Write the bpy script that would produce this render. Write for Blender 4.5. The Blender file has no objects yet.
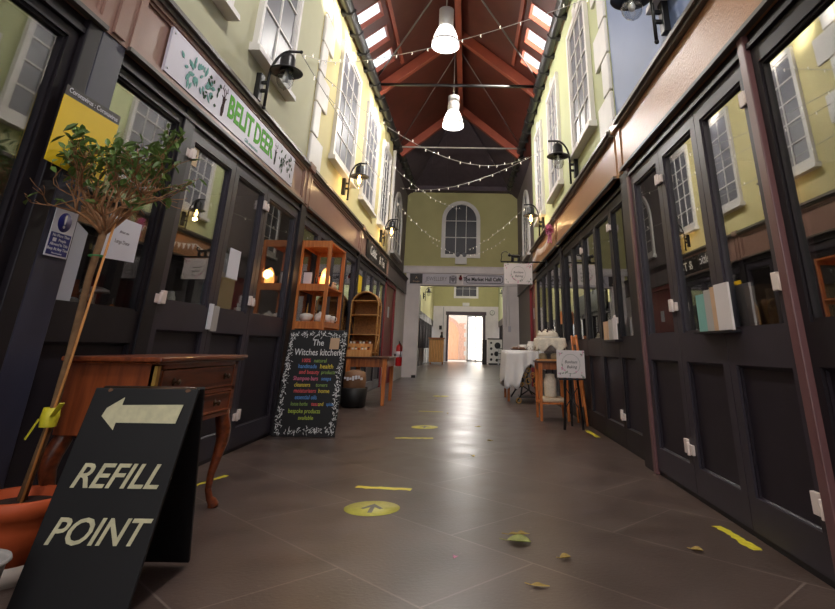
import bpy, bmesh, math, random
from mathutils import Matrix, Vector
random.seed(7)
PI = math.pi
scn = bpy.context.scene
COL = scn.collection
XL, XR = -1.93, 1.40          # shopfront planes either side of the arcade
XC = -0.265                   # ridge line

# ------------------------------------------------------------------ materials
def lin(c):
    return tuple(((v/255)/12.92 if v/255 <= .04045 else ((v/255+.055)/1.055)**2.4) for v in c)

def mat(name, rgb, rough=.6, metal=0.0, var=.08, scale=6.0, bump=0.0, bscale=40.0, emit=None, estr=0.0, spec=.5, coat=0.0):
    m = bpy.data.materials.new(name); m.use_nodes = True
    nt = m.node_tree; b = nt.nodes['Principled BSDF']
    c = lin(rgb)
    b.inputs['Roughness'].default_value = rough
    b.inputs['Metallic'].default_value = metal
    b.inputs['Specular IOR Level'].default_value = spec
    if coat: b.inputs['Coat Weight'].default_value = coat
    tc = nt.nodes.new('ShaderNodeTexCoord')
    if var > 0:
        n = nt.nodes.new('ShaderNodeTexNoise'); n.inputs['Scale'].default_value = scale; n.inputs['Detail'].default_value = 5
        r = nt.nodes.new('ShaderNodeValToRGB')
        r.color_ramp.elements[0].position = .3; r.color_ramp.elements[1].position = .7
        r.color_ramp.elements[0].color = tuple(v*(1-var) for v in c)+(1,)
        r.color_ramp.elements[1].color = tuple(min(1, v*(1+var)) for v in c)+(1,)
        nt.links.new(tc.outputs['Object'], n.inputs['Vector']); nt.links.new(n.outputs['Fac'], r.inputs['Fac'])
        nt.links.new(r.outputs['Color'], b.inputs['Base Color'])
    else:
        b.inputs['Base Color'].default_value = c+(1,)
    if bump:
        n2 = nt.nodes.new('ShaderNodeTexNoise'); n2.inputs['Scale'].default_value = bscale; n2.inputs['Detail'].default_value = 3
        bp = nt.nodes.new('ShaderNodeBump'); bp.inputs['Strength'].default_value = bump; bp.inputs['Distance'].default_value = .01
        nt.links.new(tc.outputs['Object'], n2.inputs['Vector']); nt.links.new(n2.outputs['Fac'], bp.inputs['Height'])
        nt.links.new(bp.outputs['Normal'], b.inputs['Normal'])
    if emit:
        b.inputs['Emission Color'].default_value = lin(emit)+(1,); b.inputs['Emission Strength'].default_value = estr
    return m

def wood(name, dark, light, rough=.45, scale=3.0, axis=2, coat=0.0):
    m = bpy.data.materials.new(name); m.use_nodes = True
    nt = m.node_tree; b = nt.nodes['Principled BSDF']; b.inputs['Roughness'].default_value = rough
    if coat: b.inputs['Coat Weight'].default_value = coat
    tc = nt.nodes.new('ShaderNodeTexCoord'); mp = nt.nodes.new('ShaderNodeMapping')
    sc = [14, 14, 14]; sc[axis] = 1.2
    mp.inputs['Scale'].default_value = sc
    n = nt.nodes.new('ShaderNodeTexNoise'); n.inputs['Scale'].default_value = scale; n.inputs['Detail'].default_value = 6; n.inputs['Distortion'].default_value = .6
    r = nt.nodes.new('ShaderNodeValToRGB')
    r.color_ramp.elements[0].position = .32; r.color_ramp.elements[1].position = .68
    r.color_ramp.elements[0].color = lin(dark)+(1,); r.color_ramp.elements[1].color = lin(light)+(1,)
    L = nt.links.new
    L(tc.outputs['Object'], mp.inputs['Vector']); L(mp.outputs['Vector'], n.inputs['Vector']); L(n.outputs['Fac'], r.inputs['Fac']); L(r.outputs['Color'], b.inputs['Base Color'])
    return m

def glass_mat(name, tint=(1, 1, 1), base=.05, rough=.0, boost=1.0):
    """Window glass: clear transmission plus a Schlick mirror reflection."""
    m = bpy.data.materials.new(name); m.use_nodes = True
    nt = m.node_tree; nt.nodes.clear(); N = nt.nodes.new; L = nt.links.new
    out = N('ShaderNodeOutputMaterial'); mix = N('ShaderNodeMixShader')
    tr = N('ShaderNodeBsdfTransparent'); tr.inputs['Color'].default_value = tint+(1,)
    gl = N('ShaderNodeBsdfGlossy'); gl.inputs['Roughness'].default_value = rough
    geo = N('ShaderNodeNewGeometry'); dot = N('ShaderNodeVectorMath'); dot.operation = 'DOT_PRODUCT'
    ab = N('ShaderNodeMath'); ab.operation = 'ABSOLUTE'
    om = N('ShaderNodeMath'); om.operation = 'SUBTRACT'; om.inputs[0].default_value = 1
    pw = N('ShaderNodeMath'); pw.operation = 'POWER'; pw.inputs[1].default_value = 4
    ma = N('ShaderNodeMath'); ma.operation = 'MULTIPLY_ADD'; ma.inputs[1].default_value = (1-base)*boost; ma.inputs[2].default_value = base; ma.use_clamp = True
    L(geo.outputs['Incoming'], dot.inputs[0]); L(geo.outputs['Normal'], dot.inputs[1])
    L(dot.outputs['Value'], ab.inputs[0]); L(ab.outputs[0], om.inputs[1]); L(om.outputs[0], pw.inputs[0]); L(pw.outputs[0], ma.inputs[0])
    L(ma.outputs[0], mix.inputs['Fac']); L(tr.outputs[0], mix.inputs[1]); L(gl.outputs[0], mix.inputs[2]); L(mix.outputs[0], out.inputs['Surface'])
    return m

def floor_mat():
    m = bpy.data.materials.new('stone_slabs'); m.use_nodes = True
    nt = m.node_tree; b = nt.nodes['Principled BSDF']; N = nt.nodes.new; L = nt.links.new
    tc = N('ShaderNodeTexCoord'); mp = N('ShaderNodeMapping')
    mp.inputs['Rotation'].default_value = (0, 0, math.radians(45)); mp.inputs['Location'].default_value = (.42, .30, 0)
    br = N('ShaderNodeTexBrick'); br.offset = .37; br.inputs['Scale'].default_value = 1.0
    br.inputs['Brick Width'].default_value = 1.35; br.inputs['Row Height'].default_value = .62
    br.inputs['Mortar Size'].default_value = .006; br.inputs['Mortar Smooth'].default_value = .4; br.inputs['Bias'].default_value = 0
    br.inputs['Color1'].default_value = lin((93, 77, 71))+(1,); br.inputs['Color2'].default_value = lin((83, 68, 62))+(1,)
    br.inputs['Mortar'].default_value = lin((122, 108, 100))+(1,)
    n = N('ShaderNodeTexNoise'); n.inputs['Scale'].default_value = 3.0; n.inputs['Detail'].default_value = 8
    n2 = N('ShaderNodeTexNoise'); n2.inputs['Scale'].default_value = 55; n2.inputs['Detail'].default_value = 4
    mxa = N('ShaderNodeMix'); mxa.data_type = 'RGBA'; mxa.blend_type = 'MULTIPLY'; mxa.inputs['Factor'].default_value = .55
    rp = N('ShaderNodeValToRGB'); rp.color_ramp.elements[0].position = .3; rp.color_ramp.elements[1].position = .75
    rp.color_ramp.elements[0].color = (.55, .53, .52, 1); rp.color_ramp.elements[1].color = (1.15, 1.12, 1.1, 1)
    # sparse pale scuffs
    n3 = N('ShaderNodeTexNoise'); n3.inputs['Scale'].default_value = 26; n3.inputs['Detail'].default_value = 6
    r3 = N('ShaderNodeValToRGB'); r3.color_ramp.elements[0].position = .68; r3.color_ramp.elements[1].position = .76
    mxb = N('ShaderNodeMix'); mxb.data_type = 'RGBA'; mxb.inputs['B'].default_value = lin((135, 122, 112))+(1,)
    L(tc.outputs['Object'], mp.inputs['Vector']); L(mp.outputs['Vector'], br.inputs['Vector'])
    for x in (n, n2, n3): L(tc.outputs['Object'], x.inputs['Vector'])
    L(n.outputs['Fac'], rp.inputs['Fac']); L(br.outputs['Color'], mxa.inputs['A']); L(rp.outputs['Color'], mxa.inputs['B'])
    ml = N('ShaderNodeMath'); ml.operation = 'MULTIPLY'; ml.inputs[1].default_value = .5
    L(n3.outputs['Fac'], r3.inputs['Fac']); L(r3.outputs['Color'], ml.inputs[0]); L(ml.outputs[0], mxb.inputs['Factor']); L(mxa.outputs['Result'], mxb.inputs['A'])
    L(mxb.outputs['Result'], b.inputs['Base Color'])
    rr = N('ShaderNodeMapRange'); rr.inputs['To Min'].default_value = .22; rr.inputs['To Max'].default_value = .46
    L(n.outputs['Fac'], rr.inputs['Value']); L(rr.outputs['Result'], b.inputs['Roughness'])
    bp = N('ShaderNodeBump'); bp.inputs['Strength'].default_value = .25; bp.inputs['Distance'].default_value = .004
    ad = N('ShaderNodeMath'); ad.operation = 'ADD'
    mu = N('ShaderNodeMath'); mu.operation = 'MULTIPLY'; mu.inputs[1].default_value = 2
    L(n.outputs['Fac'], mu.inputs[0]); L(mu.outputs[0], ad.inputs[0]); L(n2.outputs['Fac'], ad.inputs[1])
    L(ad.outputs[0], bp.inputs['Height']); L(bp.outputs['Normal'], b.inputs['Normal'])
    return m

M = {}
M['floor'] = floor_mat()
M['wall_sage'] = mat('wall_sage', (188, 186, 156), .75, var=.04, scale=2)
M['wall_yellow'] = mat('wall_yellow', (212, 200, 146), .75, var=.04, scale=2)
M['wall_mauve'] = mat('wall_mauve', (128, 118, 118), .75, var=.05, scale=2)
M['wall_blue'] = mat('wall_blue', (112, 128, 165), .55, var=.05, scale=2)
M['wall_lime'] = mat('wall_lime', (192, 197, 152), .75, var=.04, scale=2)
M['olive'] = mat('olive_render', (188, 182, 130), .8, var=.05, scale=2, bump=.2, bscale=60)
M['white'] = mat('white_paint', (226, 222, 218), .55, var=.04)
M['pier'] = mat('pier_paint', (232, 224, 224), .7, var=.06, scale=3)
M['fascia_l'] = mat('fascia_mauve_brown', (150, 116, 104), .3, var=.05, scale=3, bump=.06, bscale=80)
M['fascia_r'] = mat('fascia_tan', (168, 122, 86), .34, var=.05, scale=3, bump=.3, bscale=70)
M['trimline'] = mat('cornice_grey', (92, 86, 80), .45, var=.05)
M['black_trim'] = mat('shopfront_black', (32, 27, 32), .45, var=.12, scale=8, spec=.28)
M['black_panel'] = mat('shopfront_panel', (38, 32, 40), .45, var=.12, scale=8, spec=.28)
M['grey_door'] = mat('door_charcoal', (54, 48, 57), .42, var=.08, scale=8, spec=.35)
M['slate_pillar'] = mat('pillar_slate', (54, 54, 72), .4, var=.06)
M['mauve_jamb'] = mat('jamb_plum', (108, 74, 76), .35, var=.06)
M['glass'] = glass_mat('shop_glass', (.93, .95, .94), base=.20, boost=1.0)
M['glass_r'] = glass_mat('shop_glass_mirror', (.8, .82, .82), base=.36, boost=1.0)
M['roof_glass'] = glass_mat('roof_glass', (.98, .98, .98), base=.04)
M['clear'] = glass_mat('clear_glass', (.97, .97, .97), base=.05)
M['win_grey'] = mat('upper_window_pane', (112, 112, 120), .4, var=.14, scale=1.2)
M['win_dark'] = mat('upper_window_pane_dark', (46, 44, 54), .5, var=.14, scale=2)
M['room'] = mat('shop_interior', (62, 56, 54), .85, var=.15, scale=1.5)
M['room_floor'] = mat('shop_floor', (70, 62, 58), .7, var=.15)
M['rust'] = mat('roof_rust', (92, 38, 28), .6, var=.12, scale=3)
M['rust_dark'] = mat('rafter_rust', (154, 74, 54), .55, var=.1, scale=3)
M['gable'] = mat('gable_boards', (92, 80, 88), .8, var=.1)
M['iron'] = mat('black_iron', (26, 25, 27), .35, var=.1, spec=.5)
M['gutter'] = mat('gutter_black', (34, 33, 34), .4, var=.1)
M['gutter_cream'] = mat('gutter_cream', (206, 196, 146), .55, var=.1)
M['alu'] = mat('aluminium', (200, 200, 202), .45, metal=.35, var=.03)
M['steel'] = mat('steel_rod', (128, 124, 124), .45, metal=.4, var=.05)
M['hinge'] = mat('hinge_ivory', (228, 212, 206), .35, var=.05)
M['lamp_glow'] = mat('pendant_diffuser', (255, 255, 255), .3, var=0, emit=(255, 246, 242), estr=2.6)
M['bulb_warm'] = mat('bulb_warm', (255, 220, 160), .3, var=0, emit=(255, 196, 110), estr=38.0)
M['globe'] = glass_mat('lantern_globe', (.86, .88, .88), base=.14)
M['bulb_off'] = mat('bulb_clear', (210, 205, 200), .1, var=0)
M['fairy'] = mat('fairy_bulb', (255, 250, 240), .3, var=0, emit=(255, 240, 220), estr=.7)
M['wire'] = mat('pale_wire', (188, 184, 178), .5, var=0)
M['sign_white'] = mat('sign_white', (206, 202, 216), .45, var=.03)
M['green_letter'] = mat('letter_green', (84, 176, 26), .7, var=.03)
M['leaf_teal'] = mat('leaf_print_teal', (118, 172, 164), .85, var=.15, scale=20)
M['leaf_dk'] = mat('leaf_print_dark', (44, 74, 50), .9, var=.2, scale=20)
M['deer_brown'] = mat('deer_brown', (48, 18, 16), .9, var=.1)
M['black_ink'] = mat('black_ink', (18, 16, 18), .8, var=0)
M['grey_ink'] = mat('grey_ink', (110, 104, 112), .5, var=0)
M['paper'] = mat('paper', (226, 224, 232), .7, var=.02)
M['paper_grey'] = mat('paper_grey', (186, 188, 198), .7, var=.03)
M['yellow_card'] = mat('yellow_card', (246, 206, 28), .55, var=.03)
M['blue_sign'] = mat('blue_sign', (40, 42, 122), .45, var=.02)
M['desk'] = wood('desk_cherry', (92, 40, 20), (142, 70, 36), .3, 2.5, axis=1, coat=.3)
M['desk_side'] = wood('desk_cherry_side', (112, 50, 24), (156, 78, 38), .32, 2.5, axis=2, coat=.3)
M['brass'] = mat('brass', (206, 160, 80), .35, metal=.6, var=.05)
M['brass_dark'] = mat('brass_tarnished', (70, 48, 30), .4, metal=.7, var=.1)
M['pine'] = wood('pine_orange', (176, 92, 34), (214, 128, 60), .5, 2.5, axis=2)
M['pine_l'] = wood('pine_pale', (196, 130, 70), (224, 168, 104), .5, 2.5, axis=2)
M['oak'] = wood('table_oak', (120, 62, 26), (168, 96, 46), .4, 2.5, axis=2)
M['darkwood'] = wood('table_top_dark', (58, 32, 22), (92, 54, 36), .35, 2.5, axis=0)
M['rattan'] = wood('rattan', (160, 108, 52), (204, 154, 90), .6, 6, axis=0)
M['rattan_back'] = mat('rattan_weave', (150, 100, 52), .7, var=.3, scale=40, bump=.6, bscale=60)
M['chalk_black'] = mat('chalkboard', (22, 19, 21), .55, var=.2, scale=4)
M['board_edge'] = mat('board_edge_wood', (120, 84, 60), .7, var=.2)
M['cream_paint'] = mat('cream_lettering', (216, 208, 172), .6, var=.12, scale=30)
for nm, c in dict(c_white=(232, 230, 228), c_red=(232, 92, 96), c_green=(138, 168, 84), c_blue=(96, 150, 216), c_yellow=(232, 206, 70), c_lime=(182, 200, 78), c_pink=(226, 120, 150)).items():
    M[nm] = mat('chalk_'+nm[2:], c, .8, var=.1, scale=40)
M['terracotta'] = mat('terracotta', (196, 84, 40), .6, var=.12, scale=8)
M['lime_stain'] = mat('pot_pale_base', (206, 190, 178), .75, var=.12, scale=12)
M['soil'] = mat('soil', (60, 38, 30), .95, var=.4, scale=40, bump=.6)
M['bark'] = mat('bark', (124, 92, 62), .85, var=.25, scale=30, bump=.4)
M['twig'] = mat('twig', (158, 112, 76), .8, var=.2, scale=30)
M['leaf'] = mat('leaf_olive', (96, 122, 58), .5, var=.35, scale=14)
M['bamboo'] = mat('bamboo', (206, 140, 74), .55, var=.12, scale=14)
M['tape_yellow'] = mat('tape_yellow', (222, 208, 50), .5, var=.12, scale=30)
M['tie_green'] = mat('tie_green', (60, 130, 70), .6, var=0)
M['sticker'] = mat('sticker_yellow', (204, 196, 88), .5, var=.1, scale=30)
M['sticker_arrow'] = mat('sticker_arrow_grey', (112, 106, 92), .55, var=.1)
M['cloth'] = mat('white_cloth', (232, 228, 228), .9, var=.04, bump=.15, bscale=50)
M['lace'] = mat('cream_lace', (226, 214, 196), .9, var=.12, scale=60)
M['cake'] = mat('cake_sponge', (220, 200, 160), .8, var=.15, scale=30)
M['choc'] = mat('chocolate', (74, 44, 32), .6, var=.1)
M['cushion'] = mat('cushion_cream', (214, 192, 166), .9, var=.1, scale=20)
M['sign_blush'] = mat('sign_blush', (226, 216, 216), .55, var=.03)
M['petal'] = mat('petal_pink', (222, 140, 176), .7, var=.2, scale=30)
M['sprig'] = mat('sprig_grey_green', (138, 144, 132), .7, var=.2, scale=30)
M['red'] = mat('red_door', (132, 30, 40), .45, var=.08)
M['ext_red'] = mat('extinguisher_red', (188, 24, 30), .3, var=.04)
M['cream_wall'] = mat('cream_wall', (214, 190, 150), .7, var=.06)
M['salt'] = mat('salt_lamp_rock', (255, 190, 120), .6, var=0, emit=(255, 178, 92), estr=2.4)
M['ceramic'] = mat('ceramic', (222, 216, 210), .3, var=.06)
M['teal_book'] = mat('teal_cover', (126, 178, 170), .6, var=.06)
M['tan_book'] = mat('tan_cover', (206, 168, 134), .6, var=.06)
M['grey_book'] = mat('grey_cover', (178, 172, 168), .6, var=.04)
M['brown_book'] = mat('brown_cover', (124, 88, 62), .6, var=.1)
M['brick'] = mat('brick_arch', (222, 178, 158), .85, var=.25, scale=14)  # paled: outdoor brightness is put into the brick colour
M['outdoor_wall'] = mat('outdoor_render', (232, 220, 212), .8, var=.05)
M['outdoor_floor'] = mat('outdoor_paving', (170, 165, 160), .8, var=.1)
M['door_wood'] = wood('arched_door', (228, 170, 134), (240, 190, 156), .6, 2.5, axis=2)  # door lightened likewise, daylight glare carried by the colour
M['slat'] = wood('cabinet_slats', (130, 96, 56), (176, 136, 86), .6, 2.5, axis=2)
M['black_sq'] = mat('sign_black', (34, 24, 26), .5, var=.06)
M['grey_sign'] = mat('sign_pale_grey', (196, 190, 200), .5, var=.04)
M['blue_poster'] = mat('poster_blue', (120, 172, 206), .5, var=.1)
M['basket'] = mat('black_bin', (22, 21, 23), .5, var=.1)
M['box_clear'] = mat('frosted_plastic', (196, 176, 156), .35, var=.06)
M['leaf_dry'] = mat('dry_leaf', (176, 150, 78), .8, var=.25, scale=30)
M['leaf_dry_green'] = mat('dry_leaf_green', (148, 152, 84), .8, var=.3, scale=30)
M['chalk_sign'] = mat('sign_script', (190, 186, 186), .6, var=.05)
M['rubble'] = mat('dark_floor_beyond', (84, 74, 72), .3, var=.12, scale=5)
M['amber'] = mat('amber_glass', (150, 70, 30), .2, var=.1)
M['pampas'] = mat('flower_yellow', (214, 190, 70), .7, var=.15)
M['plant'] = mat('plant_green', (70, 92, 40), .6, var=.25, scale=20)

# ------------------------------------------------------------------ mesh builder
class MB:
    def __init__(s, m=None):
        s.v = []; s.f = []; s.mi = []; s.sm = []; s.M = m or Matrix.Identity(4); s.cur = 0; s.smooth = False
    def add(s, vs, fs, smooth=None):
        o = len(s.v); s.v += [s.M @ Vector(p) for p in vs]
        sm = s.smooth if smooth is None else smooth
        for f in fs:
            s.f.append([i+o for i in f]); s.mi.append(s.cur); s.sm.append(sm)
        return s
    def box(s, a, b):
        x0, y0, z0 = a; x1, y1, z1 = b
        return s.add([(x0,y0,z0),(x1,y0,z0),(x1,y1,z0),(x0,y1,z0),(x0,y0,z1),(x1,y0,z1),(x1,y1,z1),(x0,y1,z1)],
                     [(0,3,2,1),(4,5,6,7),(0,1,5,4),(1,2,6,5),(2,3,7,6),(3,0,4,7)])
    def hexa(s, p):   # eight corners: bottom four then top four
        return s.add(p, [(0,3,2,1),(4,5,6,7),(0,1,5,4),(1,2,6,5),(2,3,7,6),(3,0,4,7)])
    def bar(s, p, q, w, h, up=(0,0,1)):
        p, q = Vector(p), Vector(q); d = (q-p).normalized(); u = Vector(up)
        a = d.cross(u)
        if a.length < 1e-4: a = d.cross(Vector((1,0,0)))
        a.normalize(); b = a.cross(d).normalized(); a *= w/2; b *= h/2
        return s.hexa([p-a-b, p+a-b, p+a+b, p-a+b, q-a-b, q+a-b, q+a+b, q-a+b])
    def prism(s, poly, d0, d1, hole=None):   # polygon in (x,y), extruded along z
        n = len(poly)
        vs = [(x, y, d0) for x, y in poly]+[(x, y, d1) for x, y in poly]
        fs = [tuple(range(n-1, -1, -1)), tuple(range(n, 2*n))]+[(i, (i+1) % n, n+(i+1) % n, n+i) for i in range(n)]
        return s.add(vs, fs)
    def band(s, outer, inner, d0, d1, closed=True):   # ring between two polylines of equal length
        n = len(outer); vs = []
        for d in (d0, d1):
            vs += [(x, y, d) for x, y in outer]+[(x, y, d) for x, y in inner]
        fs = []; rng = range(n if closed else n-1)
        for i in rng:
            j = (i+1) % n
            fs += [(i, n+i, n+j, j), (2*n+i, 2*n+j, 3*n+j, 3*n+i), (i, j, 2*n+j, 2*n+i), (n+i, 3*n+i, 3*n+j, n+j)]
        if not closed:
            fs += [(0, 2*n, 3*n, n), (n-1, 2*n-1, 4*n-1, 3*n-1)]
        return s.add(vs, fs)
    def tube(s, pts, r, n=8, caps=True, radii=None):
        pts = [Vector(p) for p in pts]; vs = []; fs = []
        t0 = (pts[1]-pts[0]).normalized()
        a = t0.cross(Vector((0,0,1)))
        if a.length < 1e-3: a = t0.cross(Vector((1,0,0)))
        a.normalize()
        for i, p in enumerate(pts):
            if i == 0: t = (pts[1]-pts[0])
            elif i == len(pts)-1: t = (pts[-1]-pts[-2])
            else: t = (pts[i+1]-pts[i-1])
            t.normalize(); a = (a-t*a.dot(t)); a.normalize(); b = t.cross(a)
            rr = radii[i] if radii else r
            for k in range(n):
                an = 2*PI*k/n; vs.append(p+a*math.cos(an)*rr+b*math.sin(an)*rr)
        for i in range(len(pts)-1):
            for k in range(n):
                k2 = (k+1) % n; fs.append((i*n+k, i*n+k2, (i+1)*n+k2, (i+1)*n+k))
        if caps:
            fs.append(tuple(range(n-1, -1, -1))); e = (len(pts)-1)*n; fs.append(tuple(range(e, e+n)))
        return s.add(vs, fs, smooth=True)
    def lathe(s, prof, c=(0,0,0), n=24, sx=1, sy=1, closed=False):
        cx, cy, cz = c; vs = []; fs = []; m = len(prof)
        for r, z in prof:
            for k in range(n):
                an = 2*PI*k/n; vs.append((cx+r*sx*math.cos(an), cy+r*sy*math.sin(an), cz+z))
        for i in range(m-1):
            for k in range(n):
                k2 = (k+1) % n; fs.append((i*n+k, i*n+k2, (i+1)*n+k2, (i+1)*n+k))
        loop = prof[0] == prof[-1]
        if prof[0][0] > 1e-4 and not loop: fs.append(tuple(range(n-1, -1, -1)))
        if prof[-1][0] > 1e-4 and not loop: fs.append(tuple(range((m-1)*n, m*n)))
        return s.add(vs, fs, smooth=True)
    def ball(s, c, r, sz=1.0, n=12, m=8):
        return s.lathe([(max(1e-5, r*math.sin(PI*i/m)), -r*sz*math.cos(PI*i/m)) for i in range(m+1)], c, n)
    def text(s, body, size, mtx, ext=.002, align='CENTER', shear=0, off=0, wide=1.0):
        cu = bpy.data.curves.new('t', 'FONT'); cu.body = body; cu.size = size; cu.extrude = ext; cu.align_x = align; cu.align_y = 'CENTER'
        cu.shear = shear; cu.offset = off; cu.resolution_u = 3
        o = bpy.data.objects.new('t', cu); COL.objects.link(o)
        dg = bpy.context.evaluated_depsgraph_get(); me = bpy.data.meshes.new_from_object(o.evaluated_get(dg))
        old = s.M; s.M = old @ mtx @ Matrix.Diagonal((wide, 1, 1, 1))
        s.add([v.co.copy() for v in me.vertices], [tuple(p.vertices) for p in me.polygons]); s.M = old
        bpy.data.objects.remove(o); bpy.data.curves.remove(cu); bpy.data.meshes.remove(me)
        return s

def text_width(body, size):
    cu = bpy.data.curves.new('t', 'FONT'); cu.body = body; cu.size = size; o = bpy.data.objects.new('t', cu); COL.objects.link(o)
    bpy.context.view_layer.update(); w = o.dimensions.x; bpy.data.objects.remove(o); bpy.data.curves.remove(cu); return max(w, 1e-4)
ORG = {}
def prop(o, label=None, cat=None, group=None, kind=None):
    if label: o['label'] = label
    if cat: o['category'] = cat
    if group: o['group'] = group
    if kind: o['kind'] = kind
    return o
def empty(name, loc, label, cat, group=None, kind=None):
    o = bpy.data.objects.new(name, None); COL.objects.link(o); o.location = loc; o.empty_display_size = .1
    ORG[o.name] = Vector(loc)
    return prop(o, label, cat, group, kind)
def obj(name, mb, mats, parent=None, loc=None, label=None, cat=None, group=None, kind=None, bevel=0, weld=False):
    if isinstance(mats, str): mats = [mats]
    if parent is not None: org = ORG[parent.name]
    elif loc is not None: org = Vector(loc)
    else:
        xs = [v.x for v in mb.v]; ys = [v.y for v in mb.v]; zs = [v.z for v in mb.v]
        org = Vector(((min(xs)+max(xs))/2, (min(ys)+max(ys))/2, min(zs)))
    me = bpy.data.meshes.new(name)
    me.from_pydata([tuple(v-org) for v in mb.v], [], mb.f)
    for m in mats: me.materials.append(M[m])
    me.polygons.foreach_set('material_index', mb.mi); me.polygons.foreach_set('use_smooth', mb.sm)
    bm = bmesh.new(); bm.from_mesh(me)
    if weld: bmesh.ops.remove_doubles(bm, verts=bm.verts, dist=1e-4)
    bmesh.ops.recalc_face_normals(bm, faces=bm.faces); bm.to_mesh(me); bm.free(); me.update()
    o = bpy.data.objects.new(name, me); COL.objects.link(o)
    if parent is not None: o.parent = parent
    else: o.location = org
    ORG[o.name] = org
    if bevel:
        b = o.modifiers.new('b', 'BEVEL'); b.width = bevel; b.segments = 2; b.limit_method = 'ANGLE'
    return prop(o, label, cat, group, kind)
def copy_tree(o, parent=None):
    c = o.copy(); COL.objects.link(c)
    if parent is not None: c.parent = parent
    for ch in list(o.children): copy_tree(ch, c)
    return c
def dup(o, loc, label, rz=None, group=None, scale=None):
    c = copy_tree(o); c.location = loc
    if rz is not None: c.rotation_euler = (0, 0, rz)
    if scale: c.scale = (scale,)*3
    c['label'] = label
    if group: c['group'] = group
    return c

# frames: local (u along the wall, v up, w out into the arcade)
def FL(off=0.0): return Matrix(((0,0,1,XL+off),(1,0,0,0),(0,1,0,0),(0,0,0,1)))
def FR(off=0.0): return Matrix(((0,0,-1,XR-off),(1,0,0,0),(0,1,0,0),(0,0,0,1)))
def FF(y): return Matrix(((1,0,0,0),(0,0,-1,y),(0,1,0,0),(0,0,0,1)))       # faces the camera end
def face(x, y, z, n):   # text frame on a wall: 'L' left wall, 'R' right wall, 'F' facing the entrance end
    if n == 'L': r, u, w = (0,1,0), (0,0,1), (1,0,0)
    elif n == 'R': r, u, w = (0,-1,0), (0,0,1), (-1,0,0)
    else: r, u, w = (1,0,0), (0,0,1), (0,-1,0)
    return Matrix(((r[0],u[0],w[0],x),(r[1],u[1],w[1],y),(r[2],u[2],w[2],z),(0,0,0,1)))

Y0, YF, YE = -4.0, 17.7, 39.0    # open entrance end, inner facade, far end wall
ZE = 5.6                         # eaves
FT = 2.79; FB = 2.33             # fascia top, bottom

# ------------------------------------------------------------------ structure
obj('floor', MB().box((-4.6, Y0-6, -.12), (4.2, YF, 0)), 'floor', kind='structure', label='dark brown worn stone slab floor of the arcade', cat='floor', loc=(0,0,0))
obj('floor', MB().box((-4.6, YF, -.14), (4.2, YE+.3, -.02)), 'rubble', kind='structure', label='shiny dark floor of the hall beyond the archway', cat='floor')

def wall_upper(name, m, y0, y1, mat_, label, z0=FT-.46, z1=5.64, th=.28):
    mb = MB(m); mb.box((y0, z0, -th), (y1, z1, 0)); return obj(name, mb, mat_, kind='structure', label=label, cat='wall')
wall_upper('wall_left', FL(), Y0, 6.14, 'wall_sage', 'pale sage green upper wall above the gift shop on the left')
wall_upper('wall_left', FL(), 6.14, 13.0, 'wall_yellow', 'pale yellow upper wall above the chalkboard shop')
wall_upper('wall_left', FL(-.1), 13.0, YF, 'wall_mauve', 'mauve grey upper wall at the far left end')
wall_upper('wall_right', FR(), Y0, 4.86, 'wall_blue', 'blue upper wall nearest on the right')
wall_upper('wall_right', FR(), 4.86, 11.8, 'wall_lime', 'pale lime green upper wall on the right')
wall_upper('wall_right', FR(-.18), 11.8, YF, 'wall_mauve', 'mauve grey upper wall at the far right end')

# shop interiors: back walls, party walls and ceilings
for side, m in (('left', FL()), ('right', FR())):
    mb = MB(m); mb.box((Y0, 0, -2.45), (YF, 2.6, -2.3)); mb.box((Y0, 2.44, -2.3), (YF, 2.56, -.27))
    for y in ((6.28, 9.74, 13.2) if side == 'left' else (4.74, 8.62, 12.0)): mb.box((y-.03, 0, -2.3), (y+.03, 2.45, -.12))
    obj('wall_shops_'+side, mb, 'room', kind='structure', label=f'dark inside walls of the shops on the {side}', cat='wall')

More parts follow.
